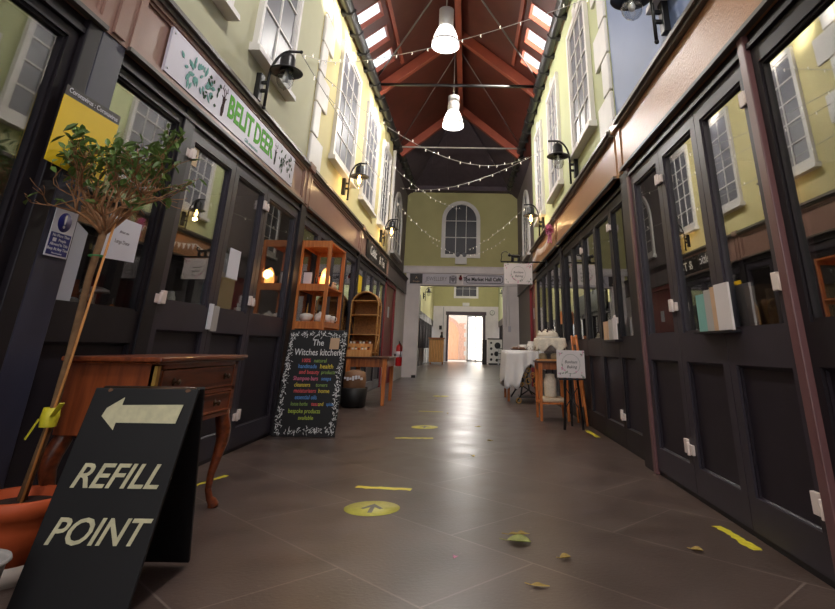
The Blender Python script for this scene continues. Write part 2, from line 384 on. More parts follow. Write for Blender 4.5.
# ------------------------------------------------------------------ roof
SL = .83; ZR = 6.95
def roof_frame(side):
    q = 1/math.sqrt(1+SL*SL)
    if side == 'left': d = Vector((-q, 0, -SL*q)); n = Vector((-SL*q, 0, q))
    else: d = Vector((q, 0, -SL*q)); n = Vector((SL*q, 0, q))
    return Matrix(((d.x,0,n.x,XC),(d.y,1,n.y,0),(d.z,0,n.z,ZR),(0,0,0,1)))
K = math.sqrt(1+SL*SL); S0, S1, SE = 1.20*K, 1.62*K, 2.05*K
bays = [(2.2-3.8, 2.2), (2.2, 6.0), (6.0, 9.8)]
openings = []
for b0, b1 in bays:
    for a, c in ((1.36, 1.80), (2.08, 2.58), (2.83, 3.33)): openings.append((b0+a, b0+c))
nwin = 1; YH = 13.67
for side in ('left', 'right'):
    fr = roof_frame(side); mb = MB(fr)
    mb.box((0, Y0, 0), (S0, YH, .06)); mb.box((S1, Y0, 0), (SE, YH, .06))
    y = Y0
    for a, c in openings:
        mb.box((S0, y, 0), (S1, a, .06)); y = c
    mb.box((S0, y, 0), (S1, YH, .06))
    mh = MB(fr); mh.box((0, YH, 0), (SE, YF+.1, .12)); obj('ceiling', mh, 'gable', kind='structure', label=f'dark boarded slope at the far {side} end of the roof', cat='roof')
    obj('ceiling', mb, 'rust', kind='structure', label=f'rust red sloping roof lining on the {side} side', cat='roof')
    for i, (a, c) in enumerate(openings):
        e = empty('window_%d' % nwin, fr @ Vector((S0, a, 0)), f'narrow roof window {"low on the left slope" if side=="left" else "low on the right slope"}', 'skylight', 'roof windows', 'structure'); nwin += 1
        f = MB(fr); t = .018
        f.box((S0, a, -.01), (S1, a+t, .08)); f.box((S0, c-t, -.01), (S1, c, .08)); f.box((S0, a+t, -.01), (S0+t, c-t, .08)); f.box((S1-t, a+t, -.01), (S1, c-t, .08))
        obj('window_frame', f, 'rust_dark', e)
        g = MB(fr); g.box((S0+t, a+t, .05), (S1-t, c-t, .056)); obj('pane', g, 'roof_glass', e)
    for b0, b1 in bays:
        p = MB(fr); p.box((1.08*K, b0+1.35, -.05), (1.13*K, b0+3.55, 0))
        obj('trim_roof_batten', p, 'rust_dark', kind='structure', label=f'rust red batten along the top of the {side} roof windows', cat='batten', group=f'roof battens {side}')
# trusses
def truss(y, label):
    e = empty('roof_truss', (XC, y, ZE), label, 'roof truss', 'roof trusses')
    for sg, fr in ((-1, roof_frame('left')), (1, roof_frame('right'))):
        mb = MB(fr); mb.box((0, y-.07, -.2), (1.63*K, y+.07, -.005)); obj('rafter', mb, 'rust_dark', e, bevel=.008)
    near = y < 13; obj('tie_rod', MB().tube([(XL+.02, y-.10, 5.61 if near else 5.68), (XR-.02, y-.10, 5.61 if near else 5.68)], .03 if near else .02, 10), 'iron' if near else 'wire', e)
    return e
tn = {6.0: 'red truss with black tie rod just above the top of the view', 9.8: 'red truss with thick black tie rod nearest in view', 13.6: 'red truss with thin black tie rod farther off', 2.2: 'red truss above the first lantern pair', -1.6: 'red truss over the entrance end'}
for y, l in tn.items(): truss(y, l)
def brace(p, q, label, r=.012):
    mb = MB().tube([p, q], r, 8); mb.ball(p, r*2.2); mb.ball(q, r*2.2)
    obj('brace_rod', mb, 'steel', label=label, cat='brace rod', group='steel brace rods', loc=q)
brace((XC-.03, 7.5, 6.72), (XL+.08, 9.55, 5.62), 'steel brace rod sloping to the left end of the near tie rod', .016)
brace((XC+.03, 7.5, 6.72), (XR-.08, 9.55, 5.62), 'steel brace rod sloping to the right end of the near tie rod', .016)
brace((XC-.03, 10.4, 6.78), (XL+.12, 13.2, 5.64), 'thin brace rod sloping to the left end of the farther tie rod')
brace((XC+.03, 10.4, 6.78), (XR-.12, 13.2, 5.64), 'thin brace rod sloping to the right end of the farther tie rod')
obj('trim_ridge_beam', MB().box((XC-.06, Y0, 6.66), (XC+.06, YH, 6.92)), 'rust_dark', kind='structure', label='rust red ridge beam along the top of the roof', cat='beam')
# gutters
def gutter(m, label, mt, side):
    e = empty('gutter', m @ Vector((Y0, 5.4, .1)), label, 'gutter')
    n = 8; mb = MB(m)
    prof_o = [(.02+.085+.085*math.cos(PI+PI*k/n), 5.52+.085*math.sin(PI+PI*k/n)) for k in range(n+1)]
    prof_i = [(.02+.085+.078*math.cos(PI+PI*k/n), 5.52+.078*math.sin(PI+PI*k/n)) for k in range(n+1)]
    z = lambda y, v: v-.06+.02*(y-6)
    # half-round trough running along the wall
    vs = []; N = len(prof_o)
    for y in (Y0, YF-.03):
        vs += [(y, z(y, v), w) for w, v in prof_o]+[(y, z(y, v), w) for w, v in prof_i]
    fs = []
    for i in range(N-1):
        fs += [(i, i+1, 2*N+i+1, 2*N+i), (N+i, 3*N+i, 3*N+i+1, N+i+1)]
    fs += [(0, 2*N, 3*N, N), (N-1, 2*N-1, 4*N-1, 3*N-1)]
    fs += [tuple(range(N))+tuple(range(2*N-1, N-1, -1)), tuple(range(2*N, 3*N))+tuple(range(4*N-1, 3*N-1, -1))]
    mb.add(vs, fs, smooth=False); obj('trough', mb, mt, e)
    y = Y0+.4
    while y < YF-.2:
        b = MB(m); zz = z(y, 5.52)
        b.hexa([(y-.05, zz-.10, 0), (y+.05, zz-.10, 0), (y+.05, zz-.10, .03), (y-.05, zz-.10, .03), (y-.05, zz-.02, 0), (y+.05, zz-.02, 0), (y+.05, zz-.08, .1), (y-.05, zz-.08, .1)])
        b.tube([(y, zz-.02, .01)]+[(y, zz+.095*math.sin(PI+PI*k/6), .105+.095*math.cos(PI+PI*k/6)) for k in range(7)], .012, 6)
        obj('bracket', b, mt, e); y += .62
    return e
gutter(FL(), 'black half-round gutter under the left eaves', 'gutter', 'left')
gutter(FR(), 'black half-round gutter under the right eaves', 'gutter', 'right')

# ------------------------------------------------------------------ inner facade and gable
mb = MB(FF(YF)); mb.box((XL-.3, 2.67, -.3), (XR+.3, 5.70, 0)); obj('wall_back', mb, 'olive', kind='structure', label='olive green wall above the archway with a round-topped window', cat='wall')
mb = MB(FF(YF)); mb.box((XL-.3, 0, -.3), (-1.5, 2.67, -.003)); mb.box((1.09, 0, -.3), (XR+.3, 2.67, -.003))
obj('wall_pier', mb, 'pier', kind='structure', label='white piers carrying the archway beam', cat='pier')
mb = MB(FF(YF)); mb.box((XL-.09, 2.99, 0), (XR+.17, 3.17, .1)); mb.box((XL-.09, 3.17, 0), (XR+.17, 3.20, .13)); obj('trim_1', mb, 'pier', kind='structure', label='cream ledge across the olive wall above the signs', cat='ledge')
mb = MB(FF(YF)); mb.box((XL, 2.63, -.3), (XR+.17, 2.99, .04)); obj('trim_2', mb, 'pier', kind='structure', label='pale beam across the archway that carries the signs', cat='beam')
mb = MB(FF(YF)); mb.box((XL, 5.62, 0), (-.05, 5.68, .05)); obj('trim_3', mb, 'olive', kind='structure', label='olive strip along the top of the end wall', cat='strip')
A = Vector((XC, YH, 6.9)); B = Vector((XC-1.75, YF, 5.66)); C = Vector((XC+1.75, YF, 5.66)); up = Vector((0, .03, .1))
mb = MB(); mb.add([A, B, C, A+up, B+up, C+up], [(0,1,2),(3,5,4),(0,3,4,1),(1,4,5,2),(2,5,3,0)])
for i in range(-3, 4):
    x = i*.45; t = abs(x)/1.75; p = Vector((XC+x, YH+(YF-YH)*t, 6.9-1.24*t-.012)); q = Vector((XC+x, YF-.01, 5.66-.012))
    if (q-p).length > .2: mb.bar(p, q, .035, .03)
obj('ceiling', mb, 'gable', kind='structure', label='dark boarded hip sloping down to the olive end wall', cat='roof')
mb = MB(); mb.bar(A+Vector((0,0,-.05)), B+Vector((.1,0,-.04)), .07, .10); mb.bar(A+Vector((0,0,-.05)), C+Vector((-.1,0,-.04)), .07, .10)
obj('trim_4', mb, 'gable', kind='structure', label='dark hip rafters of the boarded hip', cat='rafter')

# ------------------------------------------------------------------ upper windows
def sash(n, m, u0, u1, z0, z1, cols, rows, label, pane='win_grey', sill=True, arched=False, fw=.11):
    e = empty('window_%d' % n, m @ Vector(((u0+u1)/2, z0, 0)), label, 'window', None, 'structure')
    uc = (u0+u1)/2; mb = MB(m)
    if not arched:
        mb.band([(u0,z0),(u1,z0),(u1,z1),(u0,z1)], [(u0+fw,z0+fw),(u1-fw,z0+fw),(u1-fw,z1-fw),(u0+fw,z1-fw)], -.005, .05)
        mb.band([(u0+fw,z0+fw),(u1-fw,z0+fw),(u1-fw,z1-fw),(u0+fw,z1-fw)], [(u0+fw+.03,z0+fw+.03),(u1-fw-.03,z0+fw+.03),(u1-fw-.03,z1-fw-.03),(u0+fw+.03,z1-fw-.03)], -.005, .03)
        mb.prism([(uc-.07, z1-.03), (uc+.07, z1-.03), (uc+.10, z1+.13), (uc-.10, z1+.13)], 0, .05)
        a0, a1, b0, b1 = u0+fw+.03, u1-fw-.03, z0+fw+.03, z1-fw-.03
    else:
        R = (u1-u0)/2; zc = z1-R; k = 14
        o = [(u0, z0), (u1, z0)]+[(uc+R*math.cos(PI*i/k), zc+R*math.sin(PI*i/k)) for i in range(k+1)]
        r = R-fw*1.15
        i_ = [(u0+fw*1.15, z0+fw), (u1-fw*1.15, z0+fw)]+[(uc+r*math.cos(PI*i/k), zc+r*math.sin(PI*i/k)) for i in range(k+1)]
        mb.band(o, i_, -.005, .05)
        a0, a1, b0, b1 = u0+fw*1.15, u1-fw*1.15, z0+fw, z1-fw*1.15
    obj('window_frame', mb, 'white', e)
    g = MB(m)
    if arched: g.prism(i_, -.01, .006)
    else: g.box((a0, b0, -.01), (a1, b1, .006))
    obj('pane', g, pane, e)
    bb = MB(m); t = .011
    for i in range(1, cols):
        u = a0+(a1-a0)*i/cols
        zt = b1
        if arched: zt = zc+math.sqrt(max(0, r*r-(u-uc)**2))
        bb.box((u-t, b0, .006), (u+t, zt, .022))
    for j in range(1, rows):
        z = b0+(b1-b0)*j/rows
        h0, h1 = a0, a1
        if arched and z > zc:
            q = math.sqrt(max(0, r*r-(z-zc)**2)); h0, h1 = uc-q, uc+q
        bb.box((h0, z-t, .006), (h1, z+t, .022))
    obj('glazing_bars', bb, 'white', e)
    if sill:
        sm = MB(m); sm.hexa([(u0-.05, z0-.07, 0), (u1+.05, z0-.07, 0), (u1+.05, z0-.07, .10), (u0-.05, z0-.07, .10), (u0-.05, z0+.01, 0), (u1+.05, z0+.01, 0), (u1+.05, z0-.012, .09), (u0-.05, z0-.012, .09)])
        obj('sill', sm, 'white', e)
    return e
nw = 30
W = [(FL(), .1, 1.2, 3.27, 5.1, 2, 4, 'sash window on the sage wall above the entrance end'),
     (FL(), 2.55, 3.68, 3.27, 5.1, 2, 4, 'sash window at the top of the sage wall, its sill corner in view'),
     (FL(), 4.22, 5.2, 3.27, 5.1, 2, 4, 'sash window behind the nearest lantern on the sage wall'),
     (FL(), 7.15, 8.58, 3.27, 5.1, 3, 5, 'tall white sash window on the yellow wall nearest the lime corner'),
     (FL(), 9.35, 10.75, 3.27, 5.1, 3, 5, 'middle tall sash window on the yellow wall'),
     (FL(), 11.40, 12.65, 3.27, 5.1, 3, 5, 'farthest tall sash window on the yellow wall'),
     (FR(), -.6, .6, 3.27, 5.1, 3, 5, 'sash window on the blue wall above the entrance end'),
     (FR(), 2.35, 3.46, 3.24, 5.1, 3, 5, 'sash window on the blue wall behind the near lantern'),
     (FR(), 5.66, 6.88, 3.20, 5.0, 3, 5, 'nearest tall sash window on the lime green wall'),
     (FR(), 7.90, 9.05, 3.18, 5.0, 3, 5, 'middle tall sash window on the lime green wall'),
     (FR(), 9.90, 10.95, 3.18, 5.0, 3, 5, 'farthest tall sash window on the lime green wall')]
for w_ in W: sash(nw, *w_, fw=.05 if 'sage' in w_[-1] else .085); nw += 1
sash(nw, FL(-.1), 14.5, 16.3, 3.17, 4.95, 3, 5, 'round-topped window on the mauve wall at the far left', arched=True); nw += 1
sash(nw, FR(-.18), 14.1, 15.8, 3.12, 4.95, 3, 5, 'round-topped window on the mauve wall at the far right', arched=True); nw += 1
sash(nw, FF(YF), -.875, .37, 3.48, 5.32, 3, 3, 'round-topped white window on the olive end wall', 'win_dark', False, True); nw += 1
# quoins
def quoin(m, u, label):
    e = empty('trim_%d' % quoin.n, m @ Vector((u, FT, 0)), label, 'quoin', None, 'structure'); quoin.n += 1
    z = FT+.02; i = 0
    while z < 5.3:
        L_ = .52 if i % 2 == 0 else .26
        q = MB(m); q.box((u, z, 0), (u+L_, z+.40, .035)); obj('quoin_block', q, 'white', e, bevel=.01); z += .42; i += 1
quoin.n = 5
quoin(FL(), 6.16, 'white corner blocks at the edge of the yellow wall')
quoin(FR(), 4.88, 'white corner blocks at the edge of the lime green wall')
mb = MB(FL()); mb.tube([(13.02, FT, .05), (13.02, 5.4, .05)], .045, 10); obj('downpipe', mb, 'white', label='white downpipe beside the mauve wall on the left', cat='downpipe')

# ------------------------------------------------------------------ fascias
nt_ = [10]
def fascia(m, y0, y1, mt, label):
    e = empty('trim_%d' % nt_[0], m @ Vector(((y0+y1)/2, FB, 0)), label, 'fascia', None, 'structure'); nt_[0] += 1
    p = MB(m); p.box((y0, FB, -.27), (y1, FT-.02, .02)); obj('fascia_panel', p, mt, e)
    if mt == 'fascia_r': a, b, c, d = y0+.012, y1-.012, FB+.035, FT-.065
    else: a, b, c, d = y0+.06, y1-.06, FB+.05, FT-.08
    q = MB(m)
    q.band([(y0,FB+.02),(y1,FB+.02),(y1,FT-.05),(y0,FT-.05)], [(a,c),(b,c),(b,d),(a,d)], .02, .045)
    if mt != 'fascia_r': q.band([(a,c),(b,c),(b,d),(a,d)], [(a+.02,c+.02),(b-.02,c+.02),(b-.02,d-.02),(a+.02,d-.02)], .02, .032)
    if mt != 'fascia_r': obj('moulding', q, mt, e)
    k = MB(m); k.box((y0, FB-.005, .02), (y1, FB+.018, .055)); k.box((y0, FT-.05, .02), (y1, FT-.02, .06)); k.box((y0, FT-.02, -.02), (y1, FT+.01, .085)); k.box((y0, FT+.01, -.02), (y1, FT+.03, .06))
    obj('cornice', k, 'trimline', e)
fascia(FL(), Y0, 2.46, 'fascia_l', 'brown framed fascia over the nearest left shop window')
fascia(FL(), 2.66, 6.12, 'fascia_l', 'brown fascia carrying the white shop sign')
fascia(FL(), 6.34, 9.66, 'fascia_l', 'brown fascia above the chalkboard shop')
fascia(FL(), 9.84, 13.3, 'fascia_l', 'brown fascia carrying the black lettered sign')
fascia(FL(), 13.3, YF-.2, 'wall_mauve', 'mauve fascia at the far left end')
fascia(FR(), Y0, 4.70, 'fascia_r', 'glossy tan fascia over the nearest right shop')
fascia(FR(), 4.95, 8.55, 'fascia_r', 'tan fascia over the second shop on the right')
fascia(FR(), 8.70, 12.0, 'fascia_r', 'tan fascia with bunting on the right')
fascia(FR(-.18), 12.0, YF-.02, 'wall_mauve', 'mauve fascia at the far right end')
def pilaster(m, y0, y1, mt, mu, label, off=.03):
    e = empty('pillar', m @ Vector(((y0+y1)/2, 0, 0)), label, 'pillar', None, 'structure')
    p = MB(m); p.box((y0, 0, -.16), (y1, FB, off)); obj('shaft', p, mt, e, bevel=.006)
    q = MB(m); q.box((y0, FB, -.27), (y1, FT-.02, .035)); q.box((y0-.01, FT-.04, .0), (y1+.01, FT+.04, .08)); q.box((y0+.05, FB+.02, .03), (y1-.05, FT-.05, .05)); obj('capital_block', q, mu, e)
pilaster(FL(), 2.46, 2.66, 'slate_pillar', 'fascia_l', 'slate coloured pillar beside the yellow poster')
pilaster(FL(), 6.14, 6.34, 'black_trim', 'fascia_l', 'dark pillar behind the chalkboard')
pilaster(FL(), 9.66, 9.84, 'black_trim', 'fascia_l', 'dark pillar behind the rattan rack')
pilaster(FR(-.02), 4.66, 4.90, 'black_trim', 'fascia_r', 'dark pillar between the two right shops')
pilaster(FR(-.05), 8.55, 8.70, 'black_trim', 'fascia_r', 'dark pillar by the small table on the right')

# ------------------------------------------------------------------ shopfront leaves
cnt = {'door': 0, 'window': 100}
def leaf(kind, m, y0, y1, zs, label, ztop=2.24, frame='grey_door', hinges=(), hingeside=0, panel_z=None, stile=.075, base=.03, jamb=None, tr=.09, gl='glass'):
    cnt[kind] += 1
    e = empty('%s_%d' % (kind, cnt[kind]), m @ Vector(((y0+y1)/2, 0, -.03)), label, 'shop door' if kind == 'door' else 'shop window', None, 'structure')
    g = .003; a, b = y0+g, y1-g
    f = MB(m); s = stile
    f.box((a, base, -.05), (a+s, ztop, 0)); f.box((b-s, base, -.05), (b, ztop, 0)); f.box((a+s, ztop-tr, -.05), (b-s, ztop, 0))
    f.box((a+s, base, -.05), (b-s, base+.15, 0)); f.box((a+s, zs-.17, -.05), (b-s, zs, 0))
    # glazing bead
    f.band([(a+s, zs), (b-s, zs), (b-s, ztop-tr), (a+s, ztop-tr)], [(a+s+.014, zs+.014), (b-s-.014, zs+.014), (b-s-.014, ztop-tr-.014), (a+s+.014, ztop-tr-.014)], -.045, -.012)
    obj('frame', f, frame, e)
    p = MB(m); z0, z1 = base+.15, zs-.17
    p.box((a+s, z0, -.045), (b-s, z1, -.028)); t = .016
    p.hexa([(a+s, z0, -.03), (b-s, z0, -.03), (b-s, z0, -.016), (a+s, z0, -.016), (a+s, z0+.006, -.03), (b-s, z0+.006, -.03), (b-s, z0+.006, -.024), (a+s, z0+.006, -.024)])
    p.hexa([(a+s, z1-t, -.03), (b-s, z1-t, -.03), (b-s, z1-t, -.024), (a+s, z1-t, -.024), (a+s, z1, -.03), (b-s, z1, -.03), (b-s, z1, -.004), (a+s, z1, -.004)])
    p.box((a+s, z0, -.03), (a+s+t*.7, z1, -.014)); p.box((b-s-t*.7, z0, -.03), (b-s, z1, -.014))
    obj('lower_panel', p, 'black_panel', e)
    q = MB(m); q.box((a+s, zs, -.034), (b-s, ztop-tr, -.028)); obj('pane', q, gl, e)
    for (yy, z, dr) in hinges:
        h = MB(m)
        h.box((yy-.055, z-.03, 0), (yy+.055, z+.025, .018)); h.box((yy+dr*.05-.025, z-.03, 0), (yy+dr*.05+.025, z+.05, .02)); h.tube([(yy, z-.035, .02), (yy, z+.035, .02)], .011, 10)
        obj('hinge', h, 'hinge', e, bevel=.003)
    return e
def post(m, y0, y1, mt='black_trim', label='dark post between shop windows', z1=FB, w=.015, grp='shopfront posts'):
    return obj('trim_post', MB(m).box((y0, 0, -.12), (y1, z1, w)), mt, kind='structure', label=label, cat='post', group=grp, bevel=.005)
def head(m, y0, y1, mt='black_trim', label=''):
    k = MB(m); k.box((y0, 2.245, -.14), (y1, FB, .0)); k.box((y0, 2.245, .0), (y1, 2.275, .02)); k.box((y0, .0, -.1), (y1, .028, -.01)); obj('trim_head', k, mt, kind='structure', label=label, cat='frame')

# left, nearest shop: big window
m = FL()
head(m, Y0, 2.46, label='dark head frame above the nearest left window')
leaf('window', m, -1.2, .62, 1.0, 'wide dark framed shop window at the left behind the camera', frame='black_trim')
leaf('window', m, .62, 2.36, 1.0, 'large dark framed shop window at the extreme left', frame='black_trim', stile=.065, tr=.045)
post(m, 2.36, 2.46, label='dark post at the edge of the extreme left window', w=.03)
post(m, -4.0, -1.2, label='dark shop wall at the entrance end, left', w=0)
# gift shop
head(m, 2.66, 6.14, label='dark head frame below the white shop sign')
leaf('window', m, 2.66, 3.42, 1.0, 'shop window behind the potted tree', frame='black_trim', stile=.03, tr=.045)
post(m, 3.42, 3.56, label='dark post beside the glazed shop door')
leaf('door', m, 3.56, 4.36, 1.08, 'charcoal glazed door with a small sticker in its top corner', hinges=((3.57, 2.04, 1), (3.57, 1.09, 1)))
leaf('door', m, 4.36, 5.13, 1.08, 'charcoal glazed door with a grey notice taped inside', hinges=())
leaf('door', m, 5.13, 6.14, 1.08, 'charcoal glazed leaf next to the chalkboard', hinges=((5.13, 2.04, -1), (5.13, 1.18, -1), (5.16, .27, 1)))
# chalkboard shop
head(m, 6.34, 9.66, label='dark head frame above the chalkboard shop')
for i, (a, b) in enumerate(((6.34, 7.15), (7.15, 7.98), (7.98, 8.82), (8.82, 9.66))):
    leaf('window' if i in (0, 3) else 'door', m, a, b, 1.0, ['shop window behind the pine shelf unit', 'dark glazed door beyond the pine shelf unit', 'dark glazed door with pale goods inside', 'shop window with a yellow notice beside the rattan rack'][i])
head(m, 9.84, 13.3, label='dark head frame below the black lettered sign')
for i, (a, b) in enumerate(((9.84, 10.7), (10.7, 11.56), (11.56, 12.43), (12.43, 13.3))):
    leaf('door' if i in (1, 2) else 'window', m, a, b, 1.0, ['shop window behind the rattan rack', 'dark door left below the black lettered sign', 'dark door right below the black lettered sign', 'shop window next to the red door on the left'][i])
def red_door(m, y0, y1, label):
    cnt['door'] += 1
    e = empty('door_%d' % cnt['door'], m @ Vector(((y0+y1)/2, 0, 0)), label, 'door', None, 'structure')
    d = MB(m); d.box((y0, 0, -.12), (y1, FB, -.03)); d.box((y0, 0, -.03), (y0+.08, FB, .02)); d.box((y1-.08, 0, -.03), (y1, FB, .02)); d.box((y0, FB-.1, -.03), (y1, FB, .02))
    obj('door_panel', d, 'red', e); h = MB(m); h.tube([(y0+.2, .95, -.02), (y0+.2, 1.2, -.02)], .014, 8); obj('door_handle', h, 'alu', e)
    n = MB(m); n.box(((y0+y1)/2-.12, 1.5, -.03), ((y0+y1)/2+.12, 1.75, -.024)); obj('notice', n, 'paper', e)
red_door(m, 13.35, 15.2, 'red door at the far left before the white pier')
obj('wall_left_return', MB(m).box((15.2, 0, -.2), (YF, FB, .01)), 'pier', kind='structure', label='white lower wall behind the fire extinguisher', cat='wall')
# right, nearest shop
m = FR()
head(m, Y0, 4.66, label='dark head frame of the nearest right shop')
leaf('window', m, -1.2, .75, .95, 'wide dark framed shop window at the right behind the camera', frame='black_trim', gl='glass_r')
leaf('window', m, .75, 2.42, .95, 'large shop window at the extreme right with a plum frame', frame='black_trim', stile=.05, gl='glass_r')
post(m, -4.0, -1.2, label='dark shop wall at the entrance end, right', w=0)
obj('trim_jamb', MB(m).box((2.42, 0, -.12), (2.485, FB, .03)), 'mauve_jamb', kind='structure', label='plum coloured jamb at the edge of the extreme right window', cat='jamb', bevel=.005)
leaf('door', m, 2.49, 3.18, .94, 'nearest folding door leaf on the right, next to the plum jamb', hinges=((2.50, .27, 1), (2.50, 1.12, 1), (2.50, 2.02, 1)), gl='glass_r')
leaf('door', m, 3.18, 3.87, .94, 'middle folding door leaf on the right, behind the leaflets', gl='glass_r')
leaf('door', m, 3.87, 4.60, .94, 'third folding door leaf on the right, beside the dark pillar', hinges=((3.88, .27, 1), (3.88, 1.11, 1), (3.88, 2.0, 1)), gl='glass_r')
obj('trim_jamb', MB(m).box((4.60, 0, -.12), (4.66, FB, .02)), 'mauve_jamb', kind='structure', label='plum coloured jamb beside the third folding door leaf', cat='jamb', bevel=.005)
m = FR(-.05)
head(m, 4.90, 8.55, label='dark head frame of the second right shop')
for i, (a, b) in enumerate(((4.90, 5.62), (5.62, 6.36), (6.36, 7.08), (7.08, 7.82), (7.82, 8.55))):
    leaf(['window', 'door', 'door', 'door', 'window'][i], m, a, b, .94, ['narrow shop window right after the dark pillar', 'folding door leaf with pale leaflets at its edge', 'folding door leaf behind the easel sign', 'folding door leaf behind the wooden chair', 'shop window behind the small table'][i],
         frame='black_trim', stile=.055, gl='glass_r', hinges=([], [(5.63, .27, 1), (5.63, 1.1, 1), (5.63, 2.0, 1)], [], [(7.08, 2.0, 1)], [])[i])
head(m, 8.70, 12.0, label='dark head frame behind the white cloth table')
for i, (a, b) in enumerate(((8.70, 9.5), (9.5, 10.3), (10.3, 11.1), (11.1, 12.0))):
    leaf('door' if i in (1, 2) else 'window', m, a, b, .94, ['shop window beyond the small table', 'dark door near the white cloth table', 'dark door behind the white cloth table', 'shop window at the far end of the right row'][i], frame='black_trim')
obj('wall_right_return', MB(FR(-.18)).box((12.0, 0, -.2), (13.4, FB, .01)), 'cream_wall', kind='structure', label='cream lower wall on the far right', cat='wall')
red_door(FR(-.18), 13.4, 14.5, 'narrow red door at the far right')
obj('wall_right_far', MB(FR(-.18)).box((14.5, 0, -.2), (YF, FB, .01)), 'wall_mauve', kind='structure', label='grey lower wall next to the right pier', cat='wall')

# ------------------------------------------------------------------ wall lanterns
def make_lantern(lit):
    """hangs off a wall in -X; origin at the back plate centre; arm reaches +X"""
    e = empty('wall_lantern', (0,0,0), 'x', 'wall lamp', 'gooseneck wall lanterns')
    b = MB(); b.box((0, -.04, -.13), (.05, .04, .13)); b.box((.03, -.014, .03), (.10, .014, .06)); b.box((.03, -.014, -.05), (.10, .014, -.02))
    obj('wall_plate', b, 'iron', e, bevel=.006)
    pts = [(.10, 0, -.20), (.10, 0, .10)]
    for k in range(1, 10):
        a = PI-(PI/2+.1)*k/9; pts.append((.26+.16*math.cos(a), 0, .10+.27*math.sin(a)))
    pts.append((.36, 0, .365))
    t = MB(); t.tube(pts, .013, 10); t.ball((.10, 0, -.2), .017); t.ball((.36, 0, .365), .017); obj('arm', t, 'iron', e)
    h = MB(); h.lathe([(.012, .365), (.016, .335), (.05, .325), (.066, .29), (.068, .205), (.072, .196), (.11, .18), (.144, .16), (.148, .152), (.144, .15), (.11, .168), (.068, .182), (.06, .19), (.055, .26)], (.25, 0, 0), 28)
    obj('hood', h, 'iron', e)
    g = MB(); g.lathe([(.06, .17), (.074, .13), (.078, .09), (.07, .045), (.045, .008), (.01, -.008), (.0001, -.022)], (.25, 0, -.01), 20); obj('globe', g, 'globe', e)
    u = MB(); u.lathe([(.014, .18), (.014, .15), (.02, .13), (.028, .10), (.022, .07), (.0001, .06)], (.25, 0, -.01), 14); obj('bulb', u, 'bulb_warm' if lit else 'bulb_off', e)
    return e
lit = make_lantern(True); off = make_lantern(False)
lit.location = (XL, 8.07, 3.08); lit['label'] = 'lit gooseneck lantern on the yellow wall, the nearer one'
dup(lit, (XL, 11.95, 3.06), 'lit gooseneck lantern on the yellow wall beside the mauve wall')
dup(lit, (XR, 10.1, 2.98), 'lit gooseneck lantern on the lime green wall above the hanging sign', PI)
off.location = (XL, 4.46, 2.98); off['label'] = 'unlit gooseneck lantern above the white shop sign'
dup(off, (XR, 3.36, 3.05), 'unlit gooseneck lantern on the blue wall', PI)
dup(off, (XR, 6.80, 3.02), 'unlit gooseneck lantern on the lime green wall beside the tallest window', PI)
def pt(loc, energy, col, r=.05):
    l = bpy.data.lights.new('lamp_light', 'POINT'); l.energy = energy; l.color = col; l.shadow_soft_size = r
    o = bpy.data.objects.new('lamp_light', l); COL.objects.link(o); o.location = loc
for x, y, z in ((XL+.25, 8.07, 3.05), (XL+.25, 11.95, 3.03), (XR-.25, 10.1, 2.95)):
    pt((x, y, z+.03), 9, (1, .66, .32), .03)

def spot(loc, energy, col, r=.15):
    l = bpy.data.lights.new('entrance_fill', 'SPOT'); l.energy = energy; l.color = col; l.shadow_soft_size = r; l.spot_size = math.radians(168); l.spot_blend = .35
    o = bpy.data.objects.new('entrance_fill', l); COL.objects.link(o); o.location = loc
# ------------------------------------------------------------------ pendants
def make_pendant(L_=1.2):
    e = empty('pendant_lamp', (0,0,0), 'x', 'pendant lamp', 'white glowing pendant lamps')
    obj('cord', MB().tube([(0,0,.66), (0,0,.66+L_)], .008, 8), 'wire', e)
    obj('ballast_housing', MB().lathe([(.02,.68),(.09,.67),(.115,.66),(.115,.36),(.105,.345),(.09,.34)], n=28), 'alu', e)
    obj('shade', MB().lathe([(.10,.345),(.118,.33),(.15,.265),(.18,.18),(.203,.08),(.213,.0),(.205,-.012),(.0001,-.016)], n=32), 'lamp_glow', e)
    obj('rim_band', MB().lathe([(.204,.085),(.212,.085),(.214,.07),(.212,.06),(.206,.06),(.204,.085)], n=32), 'alu', e)
    return e
p = make_pendant(1.05); p.location = (-.405, 7.4, 5.14); p['label'] = 'glowing pendant lamp hanging nearest, at the top of the view'
dup(p, (-.35, 10.2, 4.94), 'glowing pendant lamp hanging below the near tie rod')
dup(p, (-.33, 3.4, 5.1), 'unseen pendant lamp added near the entrance end for its light', group='white glowing pendant lamps')  # extra pendant out of view, added to light the near hall
for x, y, z in ((-.405, 7.4, 4.99), (-.35, 10.2, 4.79), (-.33, 3.4, 4.95)):
    pt((x, y, z+.075), 215 if y > 9 else 125, (1, .95, .9), .05)
spot((-.3, -.6, 4.9), 200, (1, .94, .88), .2)  # added fill spot over the entrance end, no lamp hangs here

